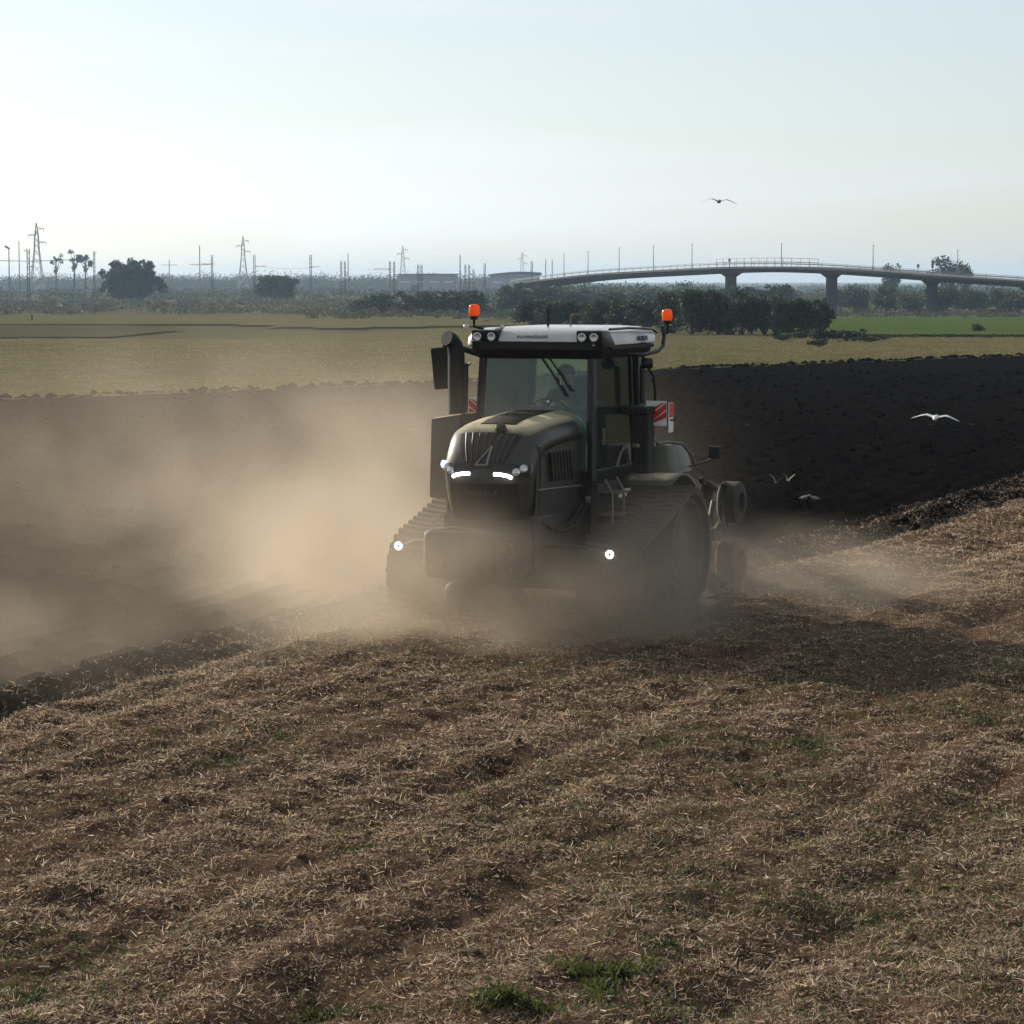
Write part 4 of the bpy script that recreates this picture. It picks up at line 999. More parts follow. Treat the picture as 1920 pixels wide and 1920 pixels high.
# ================================================================== reversible plough behind the tractor
PL = empty('reversible_plough', TR.matrix_basis @ T(-3.2, 0, 0), -HEAD)
tag(PL, 'dark reversible plough with curved mouldboards trailing behind the tractor', 'plough')
def Q(b, v, z): return Vector((v, b, z))                   # b = metres behind the hitch
MB().box(Q(0.2, 0, 0.85), (0.9, 0.18, 0.9)).build('headstock', P_PLOUGH, PL, 0.03)
MB().hexa([Q(0.3, -0.1, 0.62), Q(0.3, 0.1, 0.62), Q(4.4, -1.55, 0.62), Q(4.4, -1.75, 0.62), Q(0.3, -0.1, 0.80), Q(0.3, 0.1, 0.80), Q(4.4, -1.55, 0.80), Q(4.4, -1.75, 0.80)]).build('beam', P_PLOUGH, PL, 0.02)
MB().box(Q(0.75, 0.45, 0.70), (1.3, 0.16, 0.16)).build('cross_beam', P_PLOUGH, PL, 0.02)
def bottom(b, v, up):
    rows = []
    for k in range(7):
        t = k / 6; row = []
        for j in range(6):
            q = j / 5
            z = 0.06 + 0.52 * q + 0.03 * math.sin(t * 3)
            row.append(Q(b - 0.35 + 0.95 * t - 0.10 * q * (1 - t), v + 0.28 - 0.55 * t ** 1.6 + 0.20 * (q - 0.35) ** 2 - 0.16 * q * t, z if not up else 1.40 - z))
        rows.append(row)
    o = MB().loft(rows, cap=False, closed=False).build('mouldboard', P_SHARE, PL, smooth=True)
    md = o.modifiers.new('thick', 'SOLIDIFY'); md.thickness = 0.014
    zz = lambda z: z if not up else 1.40 - z
    MB().hexa([Q(b - 0.42, v + 0.30, zz(0.03)), Q(b + 0.1, v + 0.16, zz(0.03)), Q(b + 0.12, v + 0.10, zz(0.03)), Q(b - 0.40, v + 0.24, zz(0.03)),
               Q(b - 0.38, v + 0.31, zz(0.10)), Q(b + 0.1, v + 0.17, zz(0.12)), Q(b + 0.12, v + 0.11, zz(0.12)), Q(b - 0.36, v + 0.25, zz(0.10))]).build('share', P_SHARE, o, 0.005)
    MB().tube([Q(b - 0.1, v + 0.18, zz(0.35)), Q(b + 0.12, v + 0.1, zz(0.55)), Q(b + 0.15, v - 0.0, zz(0.70))], 0.05).build('leg', P_PLOUGH, o, smooth=True)
for k in range(5):
    b, v = 0.95 + 0.78 * k, 0.98 - 0.56 * k
    bottom(b, v, False); bottom(b, v, True)
gw = MB().lathe(Q(3.7, -0.6, 0.38), (1, 0, 0), [(0, 0.2), (0, 0.36), (0.03, 0.38), (0.19, 0.38), (0.22, 0.36), (0.22, 0.2), (0.14, 0.18), (0.12, 0.02)], 26).build('gauge_wheel', P_RUBBER, PL, smooth=True)
MB().tube([Q(3.7, -0.55, 0.38), Q(3.7, -1.3, 0.45), Q(3.5, -1.35, 0.7)], 0.04).build('wheel_arm', P_PLOUGH, gw, smooth=True)
for z_, r_ in ((0.33, 0.31), (1.10, 0.27)):
    dw_ = MB().lathe(Q(1.05, 1.08, z_), (1, 0, 0), [(0, r_ * 0.5), (0, r_ - 0.04), (0.03, r_), (0.24, r_), (0.27, r_ - 0.04), (0.27, r_ * 0.5), (0.18, r_ * 0.42), (0.16, 0.02)], 26).build('depth_wheel', P_RUBBER, PL, smooth=True)
    MB().tube([Q(1.05, 1.18, z_), Q(1.0, 0.98, z_), Q(0.85, 0.95, 0.70)], 0.035).build('wheel_arm', P_PLOUGH, dw_, smooth=True)

# ================================================================== vegetation
LEAF_DARK = leaf_mat('dark_leaf', (0.016, 0.026, 0.015), (0.028, 0.040, 0.020), 0.2)
LEAF_OLIVE = leaf_mat('olive_leaf', (0.030, 0.044, 0.022), (0.052, 0.066, 0.032), 0.25)
LEAF_SCRUB = leaf_mat('scrub_leaf', (0.052, 0.060, 0.030), (0.085, 0.082, 0.044), 0.28)
LEAF_GREEN = leaf_mat('green_leaf', (0.030, 0.052, 0.018), (0.054, 0.080, 0.028), 0.3)
BARK = mat('bark', (0.085, 0.065, 0.050), 0.9, vary=0.5, vscale=4)
def leaf_cloud(rng, blobs, n, size):
    """blobs: (cx,cy,cz,rx,ry,rz); n leaf quads through their volume, thinning outwards"""
    B = np.array(blobs, float); w = B[:, 3] * B[:, 4] * B[:, 5]; w /= w.sum()
    k = rng.choice(len(B), n, p=w)
    d = rng.normal(size=(n, 3)); d /= np.linalg.norm(d, axis=1, keepdims=True)
    q = rng.random(n) ** 0.42 * rng.uniform(0.82, 1.14, n)
    c = B[k, :3] + d * q[:, None] * B[k, 3:]
    a = rng.normal(size=(n, 3)); a /= np.linalg.norm(a, axis=1, keepdims=True)
    b = np.cross(a, rng.normal(size=(n, 3))); b /= np.linalg.norm(b, axis=1, keepdims=True)
    s = (size * rng.uniform(0.55, 1.3, n))[:, None]
    V = np.stack([c - a * s, c - b * s * 0.55, c + a * s, c + b * s * 0.55], 1).reshape(-1, 3)
    return V, np.arange(n * 4).reshape(-1, 4)
def crown_blobs(rng, w, h, base, n):
    out = [(0, 0, base + (h - base) * 0.5, w * 0.34, w * 0.34, (h - base) * 0.36)]
    for k in range(n):
        a = rng.random() * 2 * math.pi; rr_ = rng.uniform(0.12, 0.36) * w; z = base + (h - base) * rng.uniform(0.10, 0.86)
        s = rng.uniform(0.10, 0.19) * w
        out.append((rr_ * math.cos(a), rr_ * math.sin(a), z, s, s, s * rng.uniform(0.6, 0.95) * min(1.3, (h - base) / w * 1.4)))
    return out
TREE_CACHE = {}
def tree_parts(kind, seed, w, h, base, nb, nl, leaf, m):
    key = (kind, seed)
    if key not in TREE_CACHE:
        rg = np.random.default_rng(seed + 100)
        bl = crown_blobs(rg, w, h, base, nb)
        V, F = leaf_cloud(rg, bl, nl, leaf)
        cr = np_mesh('crown', V, F, m)
        t = MB(); tr = max(0.05, 0.035 * h)
        t.tube([(0, 0, -0.4), (0.02 * w, 0, base * 0.6), (0.03 * w, 0.02 * w, base + 0.25 * (h - base))], [tr * 1.3, tr, tr * 0.5], 7)
        for b in bl[1:6]:
            t.tube([(0.02 * w, 0.01 * w, base * 0.8), ((b[0]) * 0.5, b[1] * 0.5, (base + b[2]) / 2), (b[0], b[1], b[2])], [tr * 0.6, tr * 0.35, tr * 0.12], 5)
        to = t.build('trunk', BARK); tm = to.data; bpy.data.objects.remove(to)
        TREE_CACHE[key] = (cr, tm)
    return TREE_CACHE[key]
def tree(name, loc, parts, sc, rz, label, group, cat='tree'):
    e = empty(name, loc, rz); e.scale = sc
    link(bpy.data.objects.new('trunk', parts[1]), e); link(bpy.data.objects.new('crown', parts[0]), e)
    return tag(e, label, cat, group)
def place(px, base_py, Y=None):
    if Y is None: return on_ground(px, base_py)
    return Vector((X(px, Y), Y, float(tz(Y))))
rnd = random.Random(5)
# big dark round tree and lower round tree left
p = place(246, 0, 880)
_rg = np.random.default_rng(77); _bl = [(0, 0, 6.6, 8.2, 7.0, 6.0)]
for _ in range(46):
    _a, _e = _rg.random() * 2 * math.pi, math.asin(_rg.random() ** 0.8); _s = _rg.uniform(0.9, 2.2); _q = _rg.uniform(0.74, 1.16)
    _bl.append((9.6 * _q * math.cos(_a) * math.cos(_e), 8 * math.sin(_a) * math.cos(_e), 3.6 + 10.6 * _q * math.sin(_e), _s, _s, _s * 0.8))
V, F = leaf_cloud(_rg, _bl, 15000, 0.5)
TREE_CACHE[('big', 1)] = (np_mesh('crown', V, F, LEAF_DARK), tree_parts('bigt', 9, 20, 14, 1.0, 8, 10, 0.5, LEAF_DARK)[1])
tree('carob_tree', p, tree_parts('big', 1, 23, 16.4, 0.8, 30, 15000, 0.55, LEAF_DARK), (1, 1, 1), 0.4, 'large dark round tree standing alone in front of the pylons', None)
p = place(522, 0, 900)
tree('carob_tree', p, tree_parts('big2', 2, 17.5, 9.6, 0.5, 22, 8000, 0.5, LEAF_OLIVE), (1, 1, 1), 1.0, 'low wide bush-like tree between two lattice pylons', None)
# feathery tall trees on the skyline
for k, (px, Y, h, lab) in enumerate(((108, 1350, 16, 'thin see-through tree on the skyline beside the tallest pylon'), (142, 1300, 18, 'tall tufted tree on the skyline, slimmer of two close together'), (163, 1290, 17, 'tall tufted tree on the skyline, nearest to the big dark tree'))):
    rg = np.random.default_rng(50 + k)
    bl = [(rg.uniform(-2.6, 2.6), rg.uniform(-2, 2), h * rg.uniform(0.68, 0.98), rg.uniform(0.9, 1.9), 1.3, rg.uniform(0.6, 1.3)) for _ in range(6)] + [(0, 0, h * 0.6, 1.0, 1.0, h * 0.12)]
    V, F = leaf_cloud(rg, bl, 600 if k else 330, 0.42)
    e = empty('skyline_tree', place(px, 0, Y)); e.scale = (1.15, 1.15, 1.28)
    np_obj('crown', V, F, LEAF_DARK, e)
    t = MB().tube([(0, 0, -1), (0.1, 0, h * 0.4), (0.2, 0, h * 0.7), (0.1, 0, h * 0.9)], [0.5, 0.35, 0.22, 0.1], 6)
    for b in bl[:5]: t.tube([(0.1, 0, h * 0.5), (b[0] * 0.6, b[1] * 0.6, b[2] * 0.85), b[:3]], [0.2, 0.12, 0.06], 5)
    t.build('trunk', BARK, e)
    tag(e, lab, 'tree', 'trees on the skyline')
# dark row of low trees right of the tractor (nearest hedge row)
row = [(1002, 606, 74, 3.6), (1040, 607, 66, 3.4), (1082, 607, 60, 3.2), (1125, 612, 70, 3.6), (1168, 613, 62, 3.3), (1212, 614, 68, 3.5), (1262, 620, 58, 4.2), (1300, 622, 66, 4.6), (1345, 622, 64, 4.4), (1392, 623, 60, 4.1), (1432, 623, 58, 3.9), (1470, 624, 56, 3.7), (1505, 624, 52, 3.6), (1535, 623, 54, 3.6)]
names_ = ['first', 'second', 'third', 'fourth', 'fifth', 'sixth', 'seventh', 'eighth', 'ninth', 'tenth', 'eleventh', 'twelfth', 'thirteenth', 'fourteenth', 'fifteenth', 'sixteenth', 'seventeenth', 'eighteenth', 'nineteenth', 'twentieth', 'twenty-first', 'twenty-second', 'twenty-third', 'twenty-fourth']
for k, (px, py, wpx, hh) in enumerate(row):
    p = on_ground(px, py + 4); w = wpx / FPX * p.y * 1.35
    pr = tree_parts('row', k % 5, 3.6, 3.6, -0.1, 20, 3000, 0.17, LEAF_DARK if k > 5 else LEAF_OLIVE)
    tree('hedge_tree', p, pr, (w / 3.6, w / 3.6, hh / 3.6), rnd.random() * 6, 'low dark tree in the row behind the tractor, %s from its near-cab end' % names_[k], 'row of low trees behind the tractor')
# second, taller and hazier trees behind them
back = [(700, 592, 92, 4.6, 1), (790, 594, 96, 5.0, 1), (880, 594, 90, 5.4, 1), (960, 588, 80, 7.4, 0), (1015, 586, 90, 6.8, 0), (1075, 586, 84, 5.6, 0), (1140, 585, 90, 5.4, 0), (1205, 584, 80, 5.8, 0), (1270, 584, 86, 5.6, 0), (1330, 582, 78, 5.2, 0)]
for k, (px, py, wpx, hh, kd) in enumerate(back):
    p = on_ground(px, py); w = wpx / FPX * p.y * 1.25
    pr = tree_parts('back', k % 4, 6, 5.4, -0.2, 18, 2600, 0.27, LEAF_OLIVE if kd else LEAF_GREEN)
    tree('field_tree', p, pr, (w / 6, w / 6, hh / 5.4), rnd.random() * 6, 'broad green tree behind the tractor roof, %s of the second row' % names_[k], 'second row of trees')
# trees under and beside the bridge
for k, (px, Y, w, h, kd) in enumerate(((1360, 640, 12, 6.5, 0), (1420, 660, 13, 6.0, 1), (1465, 690, 11, 7.0, 0), (1600, 660, 11, 6.4, 0), (1660, 600, 10, 6.3, 2), (1700, 590, 9, 5.0, 2), (1770, 620, 11, 6.2, 0), (1815, 640, 12, 6.0, 1), (1870, 650, 12, 5.6, 0), (1905, 600, 9, 5.0, 2), (1575, 700, 12, 5.5, 1))):
    pr = tree_parts('under', k % 4, 11, 6.5, 0.3, 16, 1700, 0.42, (LEAF_OLIVE, LEAF_SCRUB, LEAF_GREEN)[kd])
    tree('plain_tree', place(px, 0, Y), pr, (w / 11, w / 11, h / 6.5), rnd.random() * 6, 'hazy tree growing under the bridge, %s counted from the tractor' % names_[k], 'trees under the bridge')
for k, (px, Y, w, h) in enumerate(((1776, 900, 15, 16.4), (1805, 860, 7, 14.6), (1668, 900, 10, 14.0))):
    pr = tree_parts('over', k, 12, 16, 3, 14, 1500, 0.5, LEAF_OLIVE)
    tree('plain_tree', place(px, 0, Y), pr, (w / 12, w / 12, h / 16), k, ['round tree crown showing above the bridge deck', 'small ragged tree crown showing above the bridge deck', 'flat tree crown just topping the bridge deck'][k], 'trees behind the bridge')
# low hedge at the edge of the green field
for k, (px, py, w, h) in enumerate(((1468, 640, 1.6, 0.55), (1540, 641, 3.2, 1.1), (1590, 640, 4.6, 1.0), (1632, 642, 3.0, 0.6), (1535, 651, 1.9, 0.6), (1500, 636, 2.0, 0.7))):
    pr = tree_parts('low', k % 3, 3, 1.2, 0.05, 9, 700, 0.12, LEAF_DARK)
    tree('low_bush', on_ground(px, py), pr, (w / 3, w / 3, h / 1.2), k, 'low dark bush by the green field, %s along the hedge line' % names_[k], 'bushes by the green field', 'bush')
p = on_ground(1833, 624); tree('low_bush', p, tree_parts('low', 1, 3, 1.2, 0.05, 9, 700, 0.12, LEAF_DARK), (0.55, 0.55, 0.75), 0, 'tiny dark bush alone in the green field', None, 'bush')

# scrub and far woods that read as one mass
def scrub(name, label, rng, n, xy, wr, hr, leaf, nl, m):
    Vs = []
    for _ in range(n):
        x, y = xy(rng); w = rng.uniform(*wr); h = rng.uniform(*hr)
        bl = [(x + rng.normal() * w * 0.22, y + rng.normal() * w * 0.22, float(tz(y)) + h * rng.uniform(0.15, 0.62), w * 0.3, w * 0.3, h * 0.36) for _ in range(4)]
        V, F = leaf_cloud(rng, bl, nl, leaf * math.sqrt(y / 500)); Vs.append(V)
    V = np.concatenate(Vs)
    return tag(np_obj(name, V, np.arange(len(V)).reshape(-1, 4), m), label, 'scrub', kind='stuff')
rg = np.random.default_rng(21)
def span(px0, px1, y0, y1):
    def f(r):
        y = y0 + (y1 - y0) * r.random(); return X(r.uniform(px0, px1), y), y
    return f
scrub('dry_undergrowth', 'grey green scrub covering the plain beyond the far stubble', rg, 420, span(-150, 1000, 560, 900), (3, 9), (0.9, 2.6), 0.30, 75, LEAF_SCRUB)
scrub('hazy_undergrowth', 'bluish scrub belt before the distant wood', rg, 260, span(-150, 1000, 900, 1500), (7, 18), (2.0, 5.0), 0.34, 80, LEAF_OLIVE)
scrub('bridge_undergrowth', 'dry bushes between the green field and the bridge', rg, 190, span(1330, 2060, 480, 640), (2, 6), (0.5, 1.5), 0.24, 60, LEAF_SCRUB)
scrub('bridge_woods', 'mass of hazy green trees behind the bridge', rg, 150, span(960, 2060, 720, 1100), (9, 20), (2.6, 5.2), 0.36, 120, LEAF_GREEN)
scrub('ramp_woods', 'hazy trees filling the space under the low bridge ramp', rg, 90, span(960, 1330, 780, 1050), (9, 18), (5.5, 8.6), 0.34, 150, LEAF_GREEN)
scrub('shaded_woods', 'bluish trees reaching up to the deck at the low end of the bridge', rg, 110, span(1590, 2060, 740, 1000), (9, 18), (4.5, 7.4), 0.34, 150, LEAF_GREEN)
scrub('field_edge_undergrowth', 'low scrub along the far edge of the pale grass', rg, 90, span(560, 1020, 420, 560), (2, 6), (0.8, 2.2), 0.22, 80, LEAF_OLIVE)
scrub('verge_weeds', 'dark weedy verge at the near edge of the green field', rg, 120, lambda r: (lambda y: (X(r.uniform(1440, 2000), y), y))(r.uniform(224, 236)), (0.6, 1.8), (0.15, 0.42), 0.09, 34, LEAF_DARK)
scrub('distant_woods', 'distant dark wood along the left skyline', rg, 330, span(-120, 940, 1950, 2500), (24, 60), (12.0, 18.0), 0.34, 420, LEAF_OLIVE)
scrub('distant_right_woods', 'distant wood low on the skyline behind the bridge', rg, 120, span(940, 2060, 2300, 2600), (24, 50), (5.0, 9.0), 0.5, 200, LEAF_OLIVE)

# ================================================================== bridge
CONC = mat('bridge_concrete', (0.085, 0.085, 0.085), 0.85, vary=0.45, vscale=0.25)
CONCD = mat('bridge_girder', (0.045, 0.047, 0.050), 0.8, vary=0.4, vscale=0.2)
GALV = mat('galvanised_steel', (0.20, 0.205, 0.21), 0.5, 0.5)
DARKM = mat('dark_mast', (0.13, 0.13, 0.13), 0.7)
path = [(960, 531, 760), (1040, 521, 735), (1120, 513, 715), (1220, 507, 690), (1338, 501, 660), (1440, 499.5, 640), (1540, 502, 625), (1640, 508, 612), (1720, 514, 603), (1820, 521, 592), (1930, 528, 582), (2080, 541, 570)]
BR = empty('road_bridge', (X(1540, 625), 625, float(tz(625))))
tag(BR, 'long low concrete road bridge on piers crossing the plain', 'bridge')
inv_ = BR.location
pts = [at(*q) for q in path]
def smooth_path(P, k=6):
    out = []
    for i in range(len(P) - 1):
        p0, p1, p2, p3 = P[max(i - 1, 0)], P[i], P[i + 1], P[min(i + 2, len(P) - 1)]
        for j in range(k):
            t = j / k
            out.append(0.5 * ((2 * p1) + (p2 - p0) * t + (2 * p0 - 5 * p1 + 4 * p2 - p3) * t * t + (3 * p1 - p0 - 3 * p2 + p3) * t ** 3))
    return out + [P[-1]]
SP = smooth_path(pts)
def prof_sweep(name, prof, m, parent=BR):
    rings = []
    for i, p in enumerate(SP):
        t = (SP[min(i + 1, len(SP) - 1)] - SP[max(i - 1, 0)]); t.z = 0; t.normalize(); nrm = Vector((t.y, -t.x, 0))      # towards the camera side
        rings.append([p + nrm * a + Vector((0, 0, b)) - inv_ for a, b in prof])
    return MB().loft(rings).build(name, m, parent)
prof_sweep('deck', [(0.6, -0.5), (0.6, 0.0), (-10.4, 0.0), (-10.4, -0.5)], CONC)
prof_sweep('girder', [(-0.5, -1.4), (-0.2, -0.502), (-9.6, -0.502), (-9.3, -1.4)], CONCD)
prof_sweep('guard_rail', [(0.45, 0.55), (0.45, 0.8), (0.35, 0.8), (0.35, 0.55)], GALV)
prof_sweep('top_rail', [(0.42, 0.98), (0.42, 1.06), (0.36, 1.06), (0.36, 0.98)], GALV)
cum = [0.0]
for i in range(1, len(SP)): cum.append(cum[-1] + (SP[i] - SP[i - 1]).length)
def along(d):
    d = min(max(d, 0), cum[-1] - 1e-3); i = max(k for k in range(len(SP)) if cum[k] <= d); i = min(i, len(SP) - 2); f = (d - cum[i]) / (cum[i + 1] - cum[i])
    t = (SP[i + 1] - SP[i]); t.z = 0; t.normalize(); return SP[i].lerp(SP[i + 1], f), Vector((t.y, -t.x, 0)), t
def along_px(px):
    best = min(range(int(cum[-1])), key=lambda d: abs(960 + FPX * along(d)[0].x / along(d)[0].y - px)); return along(best)
pm = MB().box((0, 0, 0.5), (0.12, 0.12, 1.0)).build('rail_post', GALV, BR); pme = pm.data
pm.location = along(2)[0] + along(2)[1] * 0.4 - inv_
for k in range(1, int(cum[-1] // 4)):
    p, nr, t = along(2 + 4 * k); o = link(bpy.data.objects.new('rail_post', pme), BR); o.location = p + nr * 0.4 - inv_
for px in (1337, 1531, 1716, 1905):
    p, nr, t = along_px(px); c = p - nr * 4.9; gz_ = float(tz(c.y)); h = p.z - 1.4 - gz_
    pier = MB()
    q0 = [(-0.85, 2.7), (0.85, 2.7), (0.85, -2.7), (-0.85, -2.7)]; q1 = [(-0.65, 1.25), (0.65, 1.25), (0.65, -1.25), (-0.65, -1.25)]
    w3 = lambda a, b, z: c + t * a + nr * b + Vector((0, 0, z - p.z)) - inv_
    pier.hexa([w3(a, b, gz_ - 1) for a, b in q1] + [w3(a, b, gz_ + h - 1.0) for a, b in q1]); pier.hexa([w3(a, b, gz_ + h - 1.0) for a, b in q1] + [w3(a * 1.25, b, gz_ + h - 0.01) for a, b in q0])
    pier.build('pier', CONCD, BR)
# tall mesh fence over the railway span
pa, pb = along_px(1342), along_px(1540)
i0 = [k for k in range(int(cum[-1])) if 1342 <= 960 + FPX * along(k)[0].x / along(k)[0].y <= 1540]
fe = MB()
for lvl in (1.15, 2.0): fe.tube([along(k)[0] + along(k)[1] * 0.5 + Vector((0, 0, lvl)) - inv_ for k in i0[::4]] + [along(i0[-1])[0] + along(i0[-1])[1] * 0.5 + Vector((0, 0, lvl)) - inv_], 0.07, 5)
fo = fe.build('span_fence', GALV, BR)
fpm = None
for k in range(i0[0], i0[-1] + 1, 3):
    p, nr, t = along(k)
    if fpm is None: o = MB().box((0, 0, 1.0), (0.10, 0.10, 2.1)).build('fence_post', GALV, fo); fpm = o.data
    else: o = link(bpy.data.objects.new('fence_post', fpm), fo)
    o.location = p + nr * 0.5 - inv_
# lamp posts on and before the bridge
lampA = None
def street_lamp(base, h, label, rz=0.0):
    e = empty('street_lamp', base, rz)
    MB().tube([(0, 0, -0.1), (0, 0, h * 0.5), (0, 0, h)], [0.13, 0.10, 0.07], 6).build('pole', GALV, e)
    MB().box((0.35, 0, h + 0.02), (0.95, 0.3, 0.14)).build('lamp_head', DARKM, e, 0.03)
    return tag(e, label, 'street lamp', 'street lamps on the bridge')
for k, (px, top) in enumerate(((1057, 476), (1102, 472), (1160, 465), (1224, 462), (1296, 458), (1463, 456), (1634, 460), (1792, 470))):
    p, nr, t = along_px(px); p = p - nr * 9.5; tp = at(px, top, p.y)
    street_lamp(Vector((X(px, p.y), p.y, p.z)), tp.z - p.z, 'slender street lamp on the bridge, %s from its far end' % names_[k], rz=R(90) if k in (0,) else R(75))
for px, h, lab in ((1721, 2.0, 'dark narrow sign post rising from the bridge parapet'), (1692, 0.9, 'short sign post on the bridge parapet beside a taller one'), (1333, 1.0, 'small sign at the start of the tall bridge fence')):
    p, nr, t = along_px(px); e = empty('road_sign', p - nr * 5)
    MB().box((0, 0, h * 0.6), (0.12, 0.12, h * 1.2)).build('post', DARKM, e); MB().box((0, -0.08, 1.1 + h * 0.6), (0.55, 0.06, h * 0.9)).build('sign_panel', DARKM, e, 0.02)
    tag(e, lab, 'road sign', 'signs on the bridge')

# ================================================================== pylons, railway masts, sheds
STEEL = mat('pylon_steel', (0.30, 0.30, 0.30), 0.6, 0.3)
def pylon(px, top_py, Y, label):
    g = float(tz(Y)); h = at(px, top_py, Y).z - g; s = h / 35.0
    e = empty('power_pylon', (X(px, Y), Y, g)); e.scale = (s, s, s)
    leg = lambda z: np.interp(z, [0, 22, 28, 35], [3.4, 1.15, 0.95, 0.1])
    for sx in (-1, 1):
        for sy in (-1, 1):
            MB().tube([(sx * leg(z), sy * leg(z), z) for z in (0, 11, 22, 28, 35)], 0.20, 4).build('leg', STEEL, e)
    br = MB(); zs = [0, 5, 10, 14, 18, 22, 25, 28, 31.5]
    for z0, z1 in zip(zs[:-1], zs[1:]):
        for (ax, ay), (bx, by) in (((-1, -1), (1, -1)), ((1, 1), (-1, 1)), ((1, -1), (1, 1)), ((-1, 1), (-1, -1))):
            br.tube([(ax * leg(z0), ay * leg(z0), z0), (bx * leg(z1), by * leg(z1), z1)], 0.10, 3); br.tube([(bx * leg(z0), by * leg(z0), z0), (ax * leg(z1), ay * leg(z1), z1)], 0.10, 3)
    br.build('lattice_bracing', STEEL, e)
    for z, x1_ in ((32.2, 3.6), (29.0, -4.2), (25.4, 4.8)):
        a = MB().tube([(0, 0, z + 0.6), (x1_, 0, z)], 0.14, 4); a.tube([(0, 0, z - 0.5), (x1_, 0, z)], 0.14, 4).build('cross_arm', STEEL, e)
        MB().tube([(x1_, 0, z), (x1_, 0, z - 1.6)], 0.14, 5).build('insulator', STEEL, e)
    return tag(e, label, 'pylon', 'lattice power pylons')
pylon(73, 418, 1430, 'tallest lattice power pylon, at the far left of the skyline')
pylon(458, 443, 1800, 'lattice power pylon above the low wide bush-like tree')
pylon(756, 461, 2150, 'small lattice power pylon above the long shed')
pylon(979, 473, 2500, 'smallest lattice power pylon, behind the bridge ramp')
def mast(px, top_py, Y, label, w=0.5, arm=None, single=False):
    g = float(tz(Y)); h = at(px, top_py, Y).z - g
    e = empty('railway_mast', (X(px, Y), Y, g))
    if single:
        MB().tube([(0, 0, -0.3), (0, 0, h)], [w * 0.5, w * 0.34], 8).build('pole', DARKM, e)
    else:
        for s in (-1, 1): MB().box((s * w / 2, 0, h / 2), (0.16, 0.22, h)).build('upright', DARKM, e)
        lt = MB(); k = 0
        while k * 1.2 + 1.2 < h:
            s = 1 if k % 2 else -1; lt.tube([(-s * w / 2, 0, k * 1.2), (s * w / 2, 0, k * 1.2 + 1.2)], 0.07, 4); k += 1
        lt.build('lacing', DARKM, e)
    for (dx, dz) in (arm or []):
        MB().tube([(0, 0, h - dz), (dx, 0, h - dz + 0.1)], 0.09, 5).build('bracket_arm', DARKM, e)
    return tag(e, label, 'mast', 'masts along the railway line')
M_ = [(40, 452, 900, dict(w=0.4, single=True, arm=[(0.3, 1.0)])), (57, 466, 620, dict(w=0.55, arm=[(1.2, 4.2), (-1.0, 0.6)])), (180, 471, 820, dict(w=0.45, arm=[(0.8, 0.6)])), (377, 460, 980, dict(w=0.45, single=True, arm=[(3.6, 7.0), (-3.6, 7.0)])),
      (400, 478, 820, dict(w=0.5, arm=[(-3.0, 2.8)])), (479, 477, 900, dict(w=0.6, arm=[(4, 4.0)])), (584, 478, 800, dict(w=0.5, arm=[(2.6, 3.6), (0.6, 0.2)])), (641, 489, 840, dict(w=0.45)), (648, 490, 860, dict(w=0.4)), (654, 474, 1000, dict(w=0.4, single=True)),
      (732, 490, 830, dict(w=0.4, arm=[(-5, 2.4)])), (740, 490, 835, dict(w=0.4)), (785, 496, 830, dict(w=0.45)), (791, 496, 835, dict(w=0.45)), (863, 478, 1000, dict(w=0.5, single=True)), (873, 496, 830, dict(w=0.4)), (880, 496, 835, dict(w=0.4)),
      (888, 505, 900, dict(w=0.4)), (909, 493, 830, dict(w=0.5)), (997, 490, 830, dict(w=0.5)), (1023, 486, 900, dict(w=0.35, single=True)), (1035, 486, 900, dict(w=0.35, single=True)), (320, 487, 1000, dict(w=0.4, single=True, arm=[(-3, 2), (3, 2)]))]
M_.sort(key=lambda q: q[0])
for k, (px, top, Y, kw) in enumerate(M_):
    mast(px, top, Y, 'railway mast on the skyline, %s from the left' % (names_[k] if k < len(names_) else 'last'), **kw)
# floodlight post far left, small leaning post in the grass
e = empty('floodlight_post', place(21, 0, 760)); h = at(21, 466, 760).z - e.location.z
MB().tube([(0, 0, -0.2), (0, 0, h)], [0.2, 0.13], 7).build('pole', DARKM, e); MB().box((-0.45, 0, h + 0.3), (1.5, 0.5, 0.5), Matrix.Rotation(R(32), 3, 'Y')).build('floodlight', DARKM, e, 0.08)
tag(e, 'single floodlight post with a tilted lamp at the far left', 'lamp post')
p = on_ground(60, 603); e = empty('fence_post', p); MB().box((0, 0, 0.45), (0.22, 0.2, 1.1)).build('stake', mat('old_wood', (0.07, 0.055, 0.045), 0.9, vary=0.4), e, 0.03); MB().box((0, 0, 0.98), (0.26, 0.24, 0.06)).build('stake_cap', DARKM, e, 0.01)
tag(e, 'short dark wooden stake in the pale grass at the far left', 'post')
# overhead wires between masts
WIRE = mat('wire', (0.10, 0.10, 0.10), 0.6)
for k, (a, b, lab) in enumerate((((-40, 488, 700), (140, 487, 820), 'overhead railway wire at the far left of the skyline'), ((355, 497, 980), (402, 495, 820), 'overhead railway wire left of the second pylon'), ((479, 500, 900), (585, 502, 800), 'overhead railway wire right of the second pylon'), ((690, 505, 900), (741, 505, 835), 'overhead railway wire left of the third pylon'))):
    A, B = at(*a), at(*b); o = MB().tube([A, A.lerp(B, 0.5) - Vector((0, 0, 0.35)), B], 0.09, 5).build('overhead_wire', WIRE)
    tag(o, lab, 'wire', 'railway wires')
WALLM = mat('shed_wall', (0.33, 0.35, 0.38), 0.8, vary=0.3, vscale=0.1); ROOFM = mat('shed_roof', (0.10, 0.10, 0.11), 0.8); LITE = mat('pale_panel', (0.55, 0.56, 0.56), 0.7)
